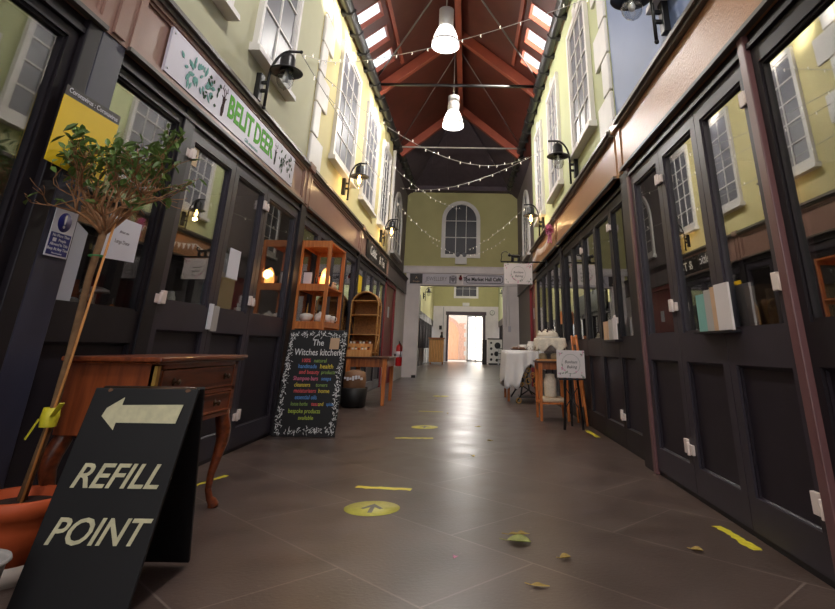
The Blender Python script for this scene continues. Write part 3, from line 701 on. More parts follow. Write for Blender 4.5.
# ------------------------------------------------------------------ fairy light strings
def strand(p, q, sag, n, label, r=.004):
    p, q = Vector(p), Vector(q); e = empty('string_light', p, label, 'string lights', 'strings of fairy lights')
    pts = []
    for i in range(25):
        t = i/24; v = p.lerp(q, t); v.z -= sag*4*t*(1-t); pts.append(v)
    obj('wire', MB().tube(pts, r, 5), 'wire', e)
    for i in range(n):
        t = (i+.5)/n; v = p.lerp(q, t); v.z -= sag*4*t*(1-t)
        b = MB(); s_ = random.choice((-1, -1, 1))
        b.tube([v, v+Vector((random.uniform(-.01,.01), 0, s_*.03))], .006, 5); b.ball(v+Vector((0, 0, s_*.036)), .0058, 1.6, 8, 6); obj('bulb', b, 'fairy', e)
strand((XL+.1, 7.2, 4.72), (XR-.03, 5.0, 4.42), .12, 14, 'fairy light string crossing in front of the near pendant lamp')
strand((XL+.03, 6.30, 4.05), (XR-.03, 12.2, 5.02), .62, 18, 'longest fairy light string sagging below the far pendant lamp')
strand((XL+.03, 6.55, 3.90), (XC, YF-.05, 5.05), .35, 18, 'fairy light string running from the corner blocks to the end wall')
strand((XL+.03, 14.6, 4.90), (XR-.2, 8.2, 3.78), .30, 14, 'fairy light string ending beside the unlit lime wall lantern')
strand((XL+.36, 4.46, 3.33), (XL+.04, 7.3, 4.80), .04, 8, 'short fairy light string rising from the nearest left lantern')
strand((XL+.36, 4.46, 3.33), (-.9, YF-.05, 4.0), .35, 16, 'lowest fairy light string falling to the left of the arched window')
strand((XR-.3, 10.1, 3.35), (.0, YF-.05, 3.75), .12, 12, 'short fairy light string from the right lit lantern to the end wall')
strand((-1.2, YF-.06, 4.0), (1.2, YF-.06, 4.15), .5, 18, 'fairy light string draped across the arched window')

# ------------------------------------------------------------------ shop signs
LZ = [0]
def leafshape(mb, mtx, l, w):   # flat pointed leaf in the local xy plane
    LZ[0] = (LZ[0]+7) % 23; old = mb.M; mb.M = old @ mtx @ Matrix.Translation((0, 0, .00012*LZ[0]))
    k = [(0,0),(l*.25,w*.42),(l*.5,w*.5),(l*.8,w*.28),(l,0),(l*.8,-w*.28),(l*.5,-w*.5),(l*.25,-w*.42)]
    mb.prism(k, 0, .0015); mb.M = old
def rot(a): return Matrix.Rotation(a, 4, 'Z')
def T(x, y, z=0): return Matrix.Translation((x, y, z))
def deer(mb, mtx, s):
    old = mb.M; mb.M = old @ mtx @ Matrix.Scale(s, 4)
    mb.prism([(-.16,-1),(.1,-.95),(.2,-.55),(.16,-.1),(.22,.2),(.1,.42),(-.06,.45),(-.2,.2),(-.16,-.1),(-.26,-.5)], 0, .01)
    for sg in (-1, 1):
        mb.prism([(sg*.1,.3),(sg*.34,.42),(sg*.36,.34),(sg*.14,.2)], 0, .01)
        def br(p, q, w): 
            mb.bar((p[0], p[1], .005), (q[0], q[1], .005), w, .01, (0,0,1))
        br((sg*.06,.42),(sg*.16,.7),.05); br((sg*.16,.7),(sg*.36,.9),.045); br((sg*.36,.9),(sg*.30,1.15),.04); br((sg*.16,.7),(sg*.10,.98),.04); br((sg*.26,.8),(sg*.46,.84),.035)
    mb.M = old
e = empty('shop_sign', (XL+.035, 4.33, 2.38), 'white shop sign lettered in green on the brown fascia', 'sign')
yb0, yb1, zb0, zb1 = 3.0, 5.63, 2.385, 2.69
obj('sign_board', MB(FL()).box((yb0, zb0, .032), (yb1, zb1, .05)), 'sign_white', e)
F0 = lambda y, z: face(XL+.0505, y, z, 'L')
zc = (zb0+zb1)/2
for wd, yc, ww in (('BELIT', 4.165, .50), ('DEER', 4.71, .47)):
    mb = MB(); mb.text(wd, .25, F0(yc, zc+.012), .002, off=.007, wide=ww/text_width(wd, .25)); obj('lettering', mb, 'green_letter', e)
mb = MB(); mb.text('Gift emporium', .05, F0(4.45, zc-.118), .001); obj('strapline', mb, 'leaf_teal', e)
a_ = MB(); d_ = MB(); rnd = random.Random(3)
for i in range(36):
    an = rnd.uniform(0, 2*PI); r_ = rnd.uniform(.02, .13)
    leafshape(a_, F0(3.38+r_*1.9*math.cos(an), zc+r_*.62*math.sin(an)) @ rot(an+rnd.uniform(-.5,.5)), rnd.uniform(.045,.07), rnd.uniform(.02,.036))
for i in range(16):
    an = rnd.uniform(0, 2*PI)
    leafshape(d_, F0(3.62+rnd.uniform(-.14,.12), zc+rnd.uniform(-.12,.1)) @ rot(an), rnd.uniform(.03,.06), rnd.uniform(.015,.03))
obj('leaf_print', a_, 'leaf_teal', e); obj('small_leaf_print', d_, 'leaf_dk', e)
mb = MB(); deer(mb, F0(3.82, zc), .115); obj('deer_emblem', mb, 'deer_brown', e)
mb = MB(); deer(mb, F0(5.04, zc), .10); obj('deer_emblem', mb, 'black_ink', e)
d_ = MB()
for i in range(30):
    leafshape(d_, F0(5.36+rnd.uniform(-.2,.2), zc+rnd.uniform(-.1,.1)) @ rot(rnd.uniform(0, 6.3)), rnd.uniform(.03,.07), rnd.uniform(.012,.03))
obj('small_leaf_print', d_, 'leaf_dk', e)
for y, z in ((yb0+.03, zb1-.03), (yb1-.03, zb1-.03), (yb0+.03, zb0+.03), (yb1-.03, zb0+.03)):
    s = MB(FL()); s.lathe([(.008,.05),(.008,.054),(.004,.056)], (y, z, 0), 10); obj('screw', s, 'alu', e)

e = empty('shop_sign', (XL+.03, 11.6, 2.35), 'black sign with pale scrolled lettering above the far left shop', 'sign')
obj('sign_board', MB(FL()).box((10.3, 2.37, .03), (12.95, 2.70, .05)), 'chalk_black', e)
mb = MB(); mb.text('Celtic', .25, face(XL+.0505, 11.05, 2.56, 'L'), .001, shear=.2, off=.003, wide=1.3); obj('lettering', mb, 'c_white', e); mb = MB(); mb.text('& Tea', .25, face(XL+.0505, 12.2, 2.53, 'L'), .001, shear=.2, off=.003, wide=1.3); obj('lettering', mb, 'c_white', e)
mb = MB()
for i in range(26):
    y = rnd.uniform(10.4, 12.85); z = rnd.choice((rnd.uniform(2.39,2.44), rnd.uniform(2.63,2.68)))
    leafshape(mb, face(XL+.0505, y, z, 'L') @ rot(rnd.uniform(0,6.3)), .09, .02)
obj('scrollwork', mb, 'grey_ink', e)

# signs on the archway beam
m = FF(YF-.04)
e = empty('facade_sign', (-.2, YF-.05, 2.64), 'long pale sign reading JEWELLERY with a crest on the archway beam', 'sign')
obj('sign_board', MB(m).box((-1.82, 2.665, 0), (-.36, 2.97, .02)), 'grey_sign', e)
obj('dark_plaque', MB(m).box((-1.81, 2.67, .02), (-1.42, 2.965, .03)), 'black_sq', e)
mb = MB(); mb.text('JEWELLERY', .17, face(-.985, YF-.0605, 2.815, 'F'), .001, wide=.78); obj('lettering', mb, 'grey_ink', e)
mb = MB(); mb.text('A', .11, face(-1.61, YF-.0705, 2.85, 'F'), .001); mb.text('fine gifts', .06, face(-1.61, YF-.0705, 2.74, 'F'), .001); obj('plaque_lettering', mb, 'tan_book', e)
mb = MB()   # crest
c = face(-.47, YF-.061, 2.81, 'F')
old = mb.M; mb.M = c
mb.prism([(-.06,.06),(.06,.06),(.06,-.02),(0,-.09),(-.06,-.02)], 0, .006)
for sg in (-1, 1):
    mb.prism([(sg*.075,-.1),(sg*.11,-.1),(sg*.115,.06),(sg*.09,.12),(sg*.07,.04)], 0, .006); mb.bar((sg*.09,.09,.003),(sg*.05,.03,.003),.02,.006)
mb.prism([(-.05,.08),(.05,.08),(.06,.13),(.025,.1),(0,.14),(-.025,.1),(-.06,.13)], 0, .006); mb.prism([(-.11,-.12),(.11,-.12),(.12,-.1),(-.12,-.1)], 0, .006); mb.M = old
obj('crest', mb, 'grey_ink', e)
e = empty('hanging_bauble', (-.235, YF-.1, 2.75), 'dark red round ornament between the two archway signs', 'ornament')
mb = MB(); mb.ball((-.235, YF-.12, 2.84), .055); obj('ball', mb, 'red', e); mb = MB(); mb.lathe([(.03,0),(.035,.03),(.02,.05),(.005,.055)], (-.235, YF-.12, 2.885), 12); obj('cap', mb, 'brass_dark', e)
e = empty('cafe_sign', (.4, YF-.05, 2.66), 'grey sign reading The Market Hall Café on the archway beam', 'sign')
obj('sign_board', MB(m).box((-.15, 2.665, 0), (1.12, 2.97, .02)), 'grey_sign', e)
mb = MB(m)
def rr(x0, x1, z0, z1, r, n=6):
    o = []
    for cx, cz, a0 in ((x1-r, z1-r, 0), (x0+r, z1-r, PI/2), (x0+r, z0+r, PI), (x1-r, z0+r, 1.5*PI)):
        for i in range(n+1): o.append((cx+r*math.cos(a0+PI/2*i/n), cz+r*math.sin(a0+PI/2*i/n)))
    return o
mb.band(rr(-.08, 1.09, 2.70, 2.94, .1), rr(-.065, 1.075, 2.715, 2.925, .09), .02, .025); obj('outline', mb, 'black_ink', e)
mb = MB(); mb.text('The Market Hall Café', .155, face(.44, YF-.0605, 2.82, 'F'), .001, off=.004, wide=.86); obj('lettering', mb, 'black_ink', e)
e = empty('emergency_light', (-.24, YF-.05, 3.3), 'white twin-spot emergency light under the round-topped window', 'emergency light')
obj('case', MB(FF(YF)).box((-.42, 3.28, 0), (-.05, 3.50, .09)), 'white', e, bevel=.01)
for x in (-.34, -.13):
    s = MB(); s.M = T(x, YF-.05, 3.57) @ Matrix.Rotation(PI/2, 4, 'X'); s.lathe([(.02,-.05),(.05,-.03),(.07,.02),(.074,.05),(.066,.05),(.06,.045),(.0001,.04)], n=20); obj('spotlight', s, 'win_grey', e)

# hanging sign with a cat on the bracket
def floral(e, m_, w, h, seed):
    r_ = random.Random(seed); a = MB(); b = MB(); R_ = min(w, h)*.36
    ring = [(R_*math.cos(2*PI*i/40), R_*math.sin(2*PI*i/40)) for i in range(40)]
    c = MB(m_); c.band(ring, [(x*.97, y*.97) for x, y in ring], 0, .0015); obj('ring', c, 'sprig', e)
    for i in range(34):
        if i < 14: an = r_.uniform(PI*1.05, PI*1.75); x, y = R_*math.cos(an), R_*math.sin(an)
        else:
            x, y = r_.choice((-1, 1))*w*r_.uniform(.33,.46), r_.choice((-1, 1))*h*r_.uniform(.3,.45)
        leafshape(a if i % 3 == 0 else b, m_ @ T(x, y) @ rot(r_.uniform(0, 6.3)), min(w,h)*r_.uniform(.06,.13), min(w,h)*r_.uniform(.025,.05))
    obj('petals', a, 'petal', e); obj('sprigs', b, 'sprig', e)
    t = MB(); t.text('Bonham', h*.15, m_ @ T(0, h*.07), .001, shear=.25); obj('lettering', t, 'black_ink', e); t = MB(); t.text('Baking', h*.15, m_ @ T(.02*w, -h*.11), .001, shear=.25); obj('lettering', t, 'black_ink', e)
ys = 10.0
e = empty('hanging_sign', (XR, ys, 2.28), 'blush floral sign hanging from a black bracket with a cat on top', 'hanging sign')
mb = MB(); mb.tube([(.58, ys, 2.275), (XR, ys, 2.275)], .014, 8)
sc = [(.70+.07*math.cos(a)*(1-a/14), ys, 2.375+.07*math.sin(a)*(1-a/14)) for a in [i*.45 for i in range(1, 17)]]
mb.tube([(.58, ys, 2.275), (.60, ys, 2.36)]+[(.66+.075*math.cos(PI-a), ys, 2.37+.085*math.sin(PI-a)) for a in (.3,.8,1.3,1.8,2.2)], .008, 6)
mb.box((XR-.02, ys-.03, 2.2), (XR+.005, ys+.03, 2.36)); obj('bracket', mb, 'iron', e)
mb = MB(FF(ys)); mb.box((.637, 1.888, -.012), (1.137, 2.245, .012)); obj('sign_board', mb, 'sign_blush', e, bevel=.003)
for x in (.70, 1.07):
    mb = MB(); mb.tube([(x, ys, 2.243), (x, ys, 2.275)], .005, 6); obj('hook', mb, 'iron', e)
floral(e, face(.887, ys-.0125, 2.066, 'F'), .5, .357, 5)
# cat figure
mb = MB(); mb.M = T(.815, ys, 2.278) @ Matrix.Diagonal((.78, 1, .62, 1))
mb.tube([(-.06,0,.15),(-.02,0,.165),(.04,0,.155),(.10,0,.16),(.135,0,.155)], .03, 10, radii=[.036,.046,.042,.046,.034])
for x in (-.045, -.02, .10, .125): mb.tube([(x,0,.14),(x+.004,0,.07),(x-.004,0,0)], .012, 8, radii=[.026,.02,.02])
mb.ball((-.095, 0, .185), .046); mb.prism([(-.12,.205),(-.118,.24),(-.10,.215)], -.012, .012); 
old = mb.M
for s_ in (-.018, .018): mb.add([(-.115,s_-.01,.21),(-.09,s_-.01,.212),(-.115,s_,.245),(-.10,s_+.012,.21)], [(0,1,2),(1,3,2),(3,0,2),(0,3,1)])
mb.tube([(.13,0,.16),(.17,0,.18),(.185,0,.22),(.175,0,.26),(.19,0,.28)], .018, 8); mb.M = Matrix.Identity(4)
obj('cat_figure', mb, 'iron', e)

# notices on the left
e = empty('notice_poster', (XL, 2.62, 1.6), 'yellow notice with a black heading behind the potted tree', 'poster')
m = FL(.035)
obj('card', MB(m).hexa([(2.33, 1.585, 0), (2.75, 1.565, 0), (2.75, 1.565, .003), (2.33, 1.585, .003), (2.33, 1.905, 0), (2.75, 1.915, 0), (2.75, 1.915, .003), (2.33, 1.905, .003)]), 'yellow_card', e)
obj('heading_band', MB(m).hexa([(2.33, 1.905, 0), (2.75, 1.915, 0), (2.75, 1.915, .003), (2.33, 1.905, .003), (2.33, 1.955, 0), (2.75, 1.965, 0), (2.75, 1.965, .003), (2.33, 1.955, .003)]), 'black_sq', e)
mb = MB(); mb.text('Coronavirus : Coronavirus', .035, face(XL+.0385, 2.54, 1.936, 'L'), .0008); obj('heading', mb, 'paper', e)
e = empty('capacity_sign', (XL, 2.57, 1.2), 'blue and white notice with an exclamation mark on the dark pillar', 'sign')
m = FL(.034); obj('card', MB(m).box((2.49, 1.19, 0), (2.64, 1.405, .003)), 'paper', e)
mb = MB(m); mb.M = mb.M @ T(2.565, 1.348, .003); mb.lathe([(.045,0),(.045,.001)], n=28); obj('disc', mb, 'blue_sign', e)
mb = MB(); mb.text('!', .085, face(XL+.0388, 2.565, 1.348, 'L'), .0006, off=.002); obj('exclamation_mark', mb, 'paper', e)
obj('panel', MB(m).box((2.497, 1.197, .003), (2.633, 1.296, .004)), 'blue_sign', e)
mb = MB()
for i, t_ in enumerate(('No More Than', '      People', 'Allowed In This', 'Shop At Any Time')): mb.text(t_, .0185, face(XL+.0388, 2.565, 1.284-i*.02, 'L'), .0006)
mb.text('Please be patient', .01, face(XL+.0388, 2.565, 1.205, 'L'), .0006)
mm = FL(.034); mb.M = mm; mb.box((2.517, 1.256, .004), (2.54, 1.272, .005)); obj('lettering', mb, 'paper', e)
m = FL(-.026)
e = empty('paper_notice', (XL, 3.12, 1.25), 'white paper notice with a few printed lines in the window behind the tree', 'paper notice')
obj('sheet', MB(m).hexa([(2.97, 1.25, 0), (3.28, 1.265, 0), (3.28, 1.265, .001), (2.97, 1.25, .001), (2.97, 1.485, 0), (3.28, 1.485, 0), (3.28, 1.485, .001), (2.97, 1.485, .001)]), 'paper', e)
mb = MB(); mb.text('please use', .022, face(XL-.0246, 3.13, 1.41, 'L'), .0004); mb.text('Large Door', .03, face(XL-.0246, 3.13, 1.355, 'L'), .0004); obj('lettering', mb, 'grey_ink', e)
obj('tall_sheet', MB(m).hexa([(2.70, 1.002, 0), (2.83, 1.002, 0), (2.83, 1.002, .001), (2.70, 1.002, .001), (2.70, 1.40, 0), (2.83, 1.35, 0), (2.83, 1.35, .001), (2.70, 1.40, .001)]), 'paper_grey', label='tall plain grey-white sheet at the window edge behind the stem', cat='paper notice')
e = empty('paper_notice', (XL, 4.68, 1.33), 'two overlapping grey sheets taped inside the middle gift shop door', 'paper notice')
obj('sheet', MB(m).box((4.50, 1.33, -.012), (4.83, 1.52, -.011)), 'paper_grey', e); obj('sheet', MB(m).box((4.57, 1.335, 0), (4.80, 1.57, .001)), 'paper', e)
e = empty('door_sticker', (XL, 3.72, 2.07), 'small cream sticker in the top corner of the gift shop door', 'sticker')
obj('label', MB(m).box((3.66, 2.00, 0), (3.76, 2.13, .001)), 'cream_wall', e)
mb = MB(); leafshape(mb, face(XL-.0245, 3.70, 2.05, 'L') @ rot(.8), .05, .02); obj('mark', mb, 'black_ink', e)
# leaflets on the door seam, left and right
def leaflet(m_, y0, y1, z0, z1, w, mt, label, grp, tilt=0.0):
    o = MB(m_); o.hexa([(y0, z0, w), (y1, z0, w), (y1, z0, w+.012), (y0, z0, w+.012), (y0, z1, w+tilt), (y1, z1, w+tilt), (y1, z1, w+.012+tilt), (y0, z1, w+.012+tilt)])
    return obj('leaflet', o, mt, label=label, cat='leaflet', group=grp)
m = FL(); g = 'leaflets on the gift shop door'
leaflet(m, 4.30, 4.36, .93, 1.11, .005, 'paper', 'white leaflet on the gift shop door seam, left one', g); leaflet(m, 4.37, 4.47, .92, 1.10, .003, 'grey_book', 'greyish leaflet on the gift shop door seam, right one', g)
m = FR(); g = 'leaflets on the nearest folding doors'
obj('leaflet_ledge', MB(m).box((2.98, .925, 0), (3.46, .937, .06)), 'black_trim', label='thin black ledge under the upright leaflets on the folding doors', cat='ledge')
for y0, y1, z1, w, mt, lb in ((3.33, 3.455, 1.145, .012, 'teal_book', 'teal leaflet standing on the ledge of the folding doors'), (3.23, 3.325, 1.16, .016, 'grey_book', 'grey leaflet standing right of the teal leaflet'),
                              (3.165, 3.225, 1.168, .02, 'tan_book', 'narrow tan leaflet between two grey leaflets'), (2.99, 3.16, 1.175, .024, 'sign_blush', 'pale grey leaflet at the right end of the ledge')):
    leaflet(m, y0, y1, .937, z1, w, mt, lb, g)
m = FR(-.02)
obj('leaflet_ledge', MB(FR(-.05)).box((5.48, .905, 0), (6.04, .925, .07)), 'black_trim', label='thin black ledge under the leaflets of the second right shop', cat='ledge')
for i, (y0, y1, mt, lb) in enumerate(((5.50, 5.63, 'sign_blush', 'pale leaflet on the second right shop, nearest the pillar'), (5.66, 5.80, 'grey_book', 'grey leaflet on the second right shop, middle one'), (5.84, 6.02, 'tan_book', 'pinkish leaflet on the second right shop, farthest one'))):
    leaflet(m, y0, y1, .925, 1.12-.01*i, .004, mt, lb, 'leaflets on the second right shop')
# books behind the glass of the nearest folding door
bx = XR+.10; y = 2.60
obj('display_shelf', MB().box((XR+.06, -.9, .90), (XR+.36, 4.58, .93)), 'darkwood', label='long dark display shelf inside the nearest right shop', cat='shelf')
for i, (t_, h_, mt, lb) in enumerate(((.03,.20,'brown_book','dark brown book behind the glass, nearest the plum jamb'),(.045,.21,'tan_book','thick tan book behind the glass'),(.02,.22,'grey_book','slim grey book between tan books'),(.03,.20,'tan_book','slim tan book behind the glass'),(.05,.23,'brown_book','thick brown book behind the glass'),(.06,.23,'tan_book','wide tan book behind the glass by the door seam'))):
    e = empty('book', (bx+.06, y, .93), lb, 'book', 'books behind the folding door glass')
    obj('cover', MB().box((bx, y, .93), (bx+.15, y+t_, .93+h_)), mt, e); obj('pages', MB().box((bx+.006, y+.004, .935), (bx+.152, y+t_-.004, .925+h_)), 'paper', e); y += t_+.05

# items behind the gift shop glass
obj('display_shelf', MB().box((XL-.42, 2.7, .95), (XL-.08, 6.1, .985)), 'darkwood', label='dark display shelf inside the gift shop window', cat='shelf')
def lathe_item(name, prof, loc, mt, label, cat, grp=None, n=18):
    return obj(name, MB().lathe(prof, loc, n), mt, label=label, cat=cat, group=grp, loc=loc)
zt = .985
e = empty('mushroom_ornament', (XL-.18, 3.24, zt), 'white mushroom-shaped ornament on the gift shop shelf', 'ornament')
obj('stalk', MB().lathe([(.018,0),(.012,.06),(.014,.10)], (XL-.18, 3.24, zt), 12), 'ceramic', e); obj('cap', MB().lathe([(.02,.10),(.075,.105),(.07,.12),(.035,.135),(.0001,.14)], (XL-.18, 3.24, zt), 18), 'ceramic', e)
lathe_item('vase', [(.03,0),(.045,.04),(.03,.10),(.02,.14),(.045,.17),(.04,.17),(.016,.14)], (XL-.2, 2.88, zt), 'paper_grey', 'pale blue-grey flared vase behind the tree stem', 'vase')
lathe_item('bowl', [(.02,0),(.03,.005),(.05,.045),(.045,.045),(.025,.01)], (XL-.2, 2.98, zt), 'ceramic', 'little white bowl on the gift shop shelf', 'bowl')
e = empty('owl_ornament', (XL-.2, 3.10, zt), 'white rounded animal ornament left of the mushroom ornament', 'ornament')
mb = MB(); mb.ball((XL-.2, 3.10, zt+.035), .042, .85); obj('body', mb, 'ceramic', e); mb = MB(); mb.ball((XL-.16, 3.135, zt+.075), .026); obj('head', mb, 'ceramic', e)
lathe_item('bottle', [(.035,0),(.036,.09),(.015,.13),(.014,.17),(.018,.17)], (XL-.27, 3.20, zt), 'amber', 'amber bottle behind the white mushroom ornament', 'bottle')
e = empty('potted_plant', (XL-.2, 3.86, zt), 'small plant with yellow flowers inside the gift shop door', 'plant')
obj('pot', MB().lathe([(.035,0),(.05,.07),(.045,.07),(.03,.06)], (XL-.2, 3.86, zt), 16), 'ceramic', e)
mb = MB()
for i in range(40):
    an = rnd.uniform(0, 2*PI); t_ = rnd.uniform(.1, .9)
    leafshape(mb, T(XL-.2, 3.86, zt+.065) @ Matrix.Rotation(an, 4, 'Z') @ Matrix.Rotation(-t_*1.4, 4, 'Y'), rnd.uniform(.06,.10), .02)
obj('foliage', mb, 'plant', e); mb = MB()
for i in range(10): mb.ball((XL-.2+rnd.uniform(-.05,.05), 3.86+rnd.uniform(-.05,.05), zt+rnd.uniform(.1,.15)), .009, 1, 8, 5)
obj('blossom', mb, 'pampas', e)
for i, (y, h_, mt, lb) in enumerate(((4.0,.17,'box_clear','upright frosted tube beside the yellow-flowered plant'),(4.10,.19,'ceramic','tall white jar inside the gift shop door'),(5.35,.16,'ceramic','white jar inside the leaf next to the chalkboard'),(5.6,.2,'amber','tall amber jar inside the leaf next to the chalkboard'),(5.85,.14,'box_clear','short frosted jar inside the leaf next to the chalkboard'))):
    lathe_item('jar', [(.035,0),(.04,.01),(.04,h_*.8),(.03,h_*.9),(.032,h_),(.0001,h_+.005)], (XL-.2, y, zt), mt, lb, 'jar', 'jars behind the gift shop glass')
# bunting and rosette on the right fascia
e = empty('bunting', (XR-.07, 8.7, 2.55), 'pale bunting looped along the tan fascia on the right', 'bunting')
pts = []; N = 22
for i in range(N+1):
    t = i/N; pts.append((XR-.075, 8.72+3.9*t, 2.62-.10*4*((t*2) % 1)*(1-(t*2) % 1)))
obj('cord', MB().tube(pts, .005, 5), 'wire', e)
for i in range(N):
    a, b = Vector(pts[i]), Vector(pts[i+1]); q = MB(); c = (a+b)/2+Vector((0, 0, -.11)); th = Vector((-.004, 0, 0))
    a2, b2 = a.lerp(b, .1), a.lerp(b, .9)
    q.add([a2, b2, c, a2+th, b2+th, c+th], [(0,1,2),(3,5,4),(0,3,4,1),(1,4,5,2),(2,5,3,0)]); obj('pennant', q, 'cloth', e)
e = empty('rosette', (XR-.1, 8.66, 2.5), 'pink tissue rosette hanging at the near end of the bunting', 'decoration')
mb = MB()
for i in range(40):
    an = rnd.uniform(0, 2*PI); ph = rnd.uniform(-1.3, 1.3)
    leafshape(mb, T(XR-.13, 8.66, 2.58) @ Matrix.Rotation(an, 4, 'Z') @ Matrix.Rotation(ph, 4, 'Y'), .10, .07)
obj('petals', mb, 'petal', e)
mb = MB()
for i in range(6): mb.bar((XR-.13+rnd.uniform(-.03,.03), 8.66+rnd.uniform(-.03,.03), 2.55), (XR-.13+rnd.uniform(-.04,.04), 8.66+rnd.uniform(-.04,.04), 2.38), .02, .004)
obj('tails', mb, 'petal', e)

# ------------------------------------------------------------------ potted standard tree
px, py = -1.722, 2.525
e = empty('potted_tree', (px, py, 0), 'slender standard tree with a thinning green crown in a terracotta pot', 'tree')
mb = MB(); mb.lathe([(.0001,.0),(.11,.0),(.113,.03),(.1201,.065)], (px, py, 0), 32); obj('pale_foot', mb, 'lime_stain', e)
mb = MB(); mb.lathe([(.1202,.065),(.14,.17),(.146,.215),(.163,.218),(.168,.27),(.158,.275),(.148,.27),(.14,.235)], (px, py, 0), 32); obj('pot', mb, 'terracotta', e)
mb = MB(); mb.lathe([(.143,.236),(.12,.245),(.06,.25),(.0001,.255)], (px, py, 0), 24); obj('soil', mb, 'soil', e)
stem_pts = [Vector((px-.005, py, .22)), Vector((px+.03, py, .5)), Vector((px+.045, py-.01, .8)), Vector((px+.035, py, 1.1)), Vector((px+.05, py+.0, 1.33))]
mb = MB(); mb.tube(stem_pts, .016, 10, radii=[.018,.016,.015,.015,.017]); obj('stem', mb, 'bark', e)
mb = MB(); mb.tube([(px+.02, py-.03, .23), (px+.06, py-.02, .7), (px+.09, py-.0, 1.36)], .0055, 8); obj('bamboo_stake', mb, 'bamboo', e)
mb = MB(); mb.lathe([(.03,-.035),(.034,0),(.03,.035),(.027,.035),(.027,-.035),(.03,-.035)], (px+.035, py-.015, .545), 14)
mb.bar((px+.06, py-.04, .55), (px+.10, py-.06, .60), .02, .004); mb.bar((px+.01, py-.04, .54), (px-.01, py-.06, .47), .02, .004); obj('yellow_tie', mb, 'tape_yellow', e)
mb = MB(); mb.lathe([(.03,-.004),(.033,0),(.03,.004),(.027,0),(.03,-.004)], (px+.05, py-.012, 1.19), 12); obj('green_tie', mb, 'tie_green', e)
R_ = random.Random(21); tips = []; br = MB(); cx0, cy0, cz0 = px+.16, py+.06, 1.66
def grow(p, d, l, r, lev):
    n = 4; pts = [p]; q = p.copy()
    for i in range(n):
        d = (d+Vector((R_.uniform(-.25,.25), R_.uniform(-.25,.25), R_.uniform(-.14,.2)))).normalized(); q = q+d*l/n
        if q.x < XL+.07: q.x = XL+.07+R_.uniform(0,.03)
        if q.x > px+.42: q.x = px+.42-R_.uniform(0,.05)
        pts.append(q.copy())
    br.tube(pts, r, 5, radii=[r*(1-.5*i/n) for i in range(n+1)])
    if lev == 0 or r < .0022: tips.extend(pts[1:]); return
    if lev <= 2: tips.extend(pts[2:])
    for _ in range(3):
        nd = (d+Vector((R_.uniform(-.9,.9), R_.uniform(-.9,.9), R_.uniform(-.5,.6)))).normalized()
        grow(pts[R_.choice((2,3,4))], nd, l*R_.uniform(.55,.8), r*.6, lev-1)
top = stem_pts[-1]
for i in range(11):
    an = 2*PI*i/11+.3; d = Vector((math.cos(an)*.75, math.sin(an)*.75, R_.uniform(.5,1.7))).normalized()
    grow(top+Vector((0,0,-.05*R_.random())), d, R_.uniform(.19,.25), .0075, 3)
obj('branches', br, 'twig', e)
lf = MB()
for p in tips:
    # the crown thins out low down: most leaves sit on the upper and outer twigs
    k = (2 if R_.random() < .35 else (1 if R_.random() < .6 else 0)) if p.z > 1.62 else (1 if p.z > 1.54 and R_.random() < .4 else (1 if R_.random() < .1 else 0))
    if p.x < px+.02 and R_.random() < .4: k = min(k, 1)
    for _ in range(k):
        m_ = T(*p) @ Matrix.Rotation(R_.uniform(0, 2*PI), 4, 'Z') @ Matrix.Rotation(R_.uniform(-1.2,.9), 4, 'Y') @ Matrix.Rotation(R_.uniform(-.8,.8), 4, 'X')
        l = R_.uniform(.038,.064); w = l*R_.uniform(.36,.48)
        old = lf.M; lf.M = m_
        lf.add([(0,0,0),(l*.4,w*.5,.004),(l*.75,w*.36,.002),(l,0,-.004),(l*.75,-w*.36,.002),(l*.4,-w*.5,.004),(l*.5,0,-.003)], [(0,6,1),(1,6,2),(2,6,3),(3,6,4),(4,6,5),(5,6,0)]); lf.M = old
obj('foliage', lf, 'leaf', e)
# grey tub cut by the frame
lathe_item('plant_tub', [(.0001,0),(.08,0),(.105,.19),(.117,.20),(.113,.21),(.10,.20),(.075,.02),(.0001,.02)], (-1.505, 2.03, 0), 'grey_book', 'pale grey tub in front of the terracotta pot', 'tub', n=28)

# ------------------------------------------------------------------ A-frame sign
def quad_slab(mb, bl, br_, tr, tl, th):   # slab whose front is the given quad (seen from -Y), thickness th backwards
    bl, br_, tr, tl = map(Vector, (bl, br_, tr, tl)); n = (br_-bl).cross(tl-bl).normalized()*-th
    return mb.hexa([bl, br_, br_+n, bl+n, tl, tr, tr+n, tl+n])
e = empty('pavement_sign', (-1.25, 2.4, 0), 'black folding pavement sign reading REFILL POINT with an arrow', 'pavement sign')
BL, BR, TR, TL = Vector((-1.462, 2.20, .01)), Vector((-1.075, 2.20, .01)), Vector((-1.005, 2.285, .672)), Vector((-1.385, 2.275, .672))
mb = MB(); quad_slab(mb, BL, BR, TR, TL, .016); obj('front_board', mb, 'chalk_black', e, bevel=.003)
mb = MB(); quad_slab(mb, (-1.475, 2.70, .01), (-1.105, 2.70, .01), (-1.0, 2.318, .67), (-1.38, 2.31, .67), .014); obj('rear_board', mb, 'chalk_black', e, bevel=.003)
mb = MB(); mb.M = Matrix.Identity(4); mb.tube([TL+Vector((.02,.02,-.004)), TR+Vector((-.02,.02,-.004))], .008, 8); obj('hinge', mb, 'brass_dark', e)
u = (BR-BL).normalized(); n = u.cross((TL+TR)/2-(BL+BR)/2).normalized(); 
if n.y > 0: n = -n
v = ((TL+TR)/2-(BL+BR)/2).normalized()
def onb(s, t):   # s,t in 0..1 over the front board
    p = BL.lerp(BR, s).lerp(TL.lerp(TR, s), t)+n*.0012
    return Matrix(((u.x, v.x, n.x, p.x), (u.y, v.y, n.y, p.y), (u.z, v.z, n.z, p.z), (0,0,0,1)))
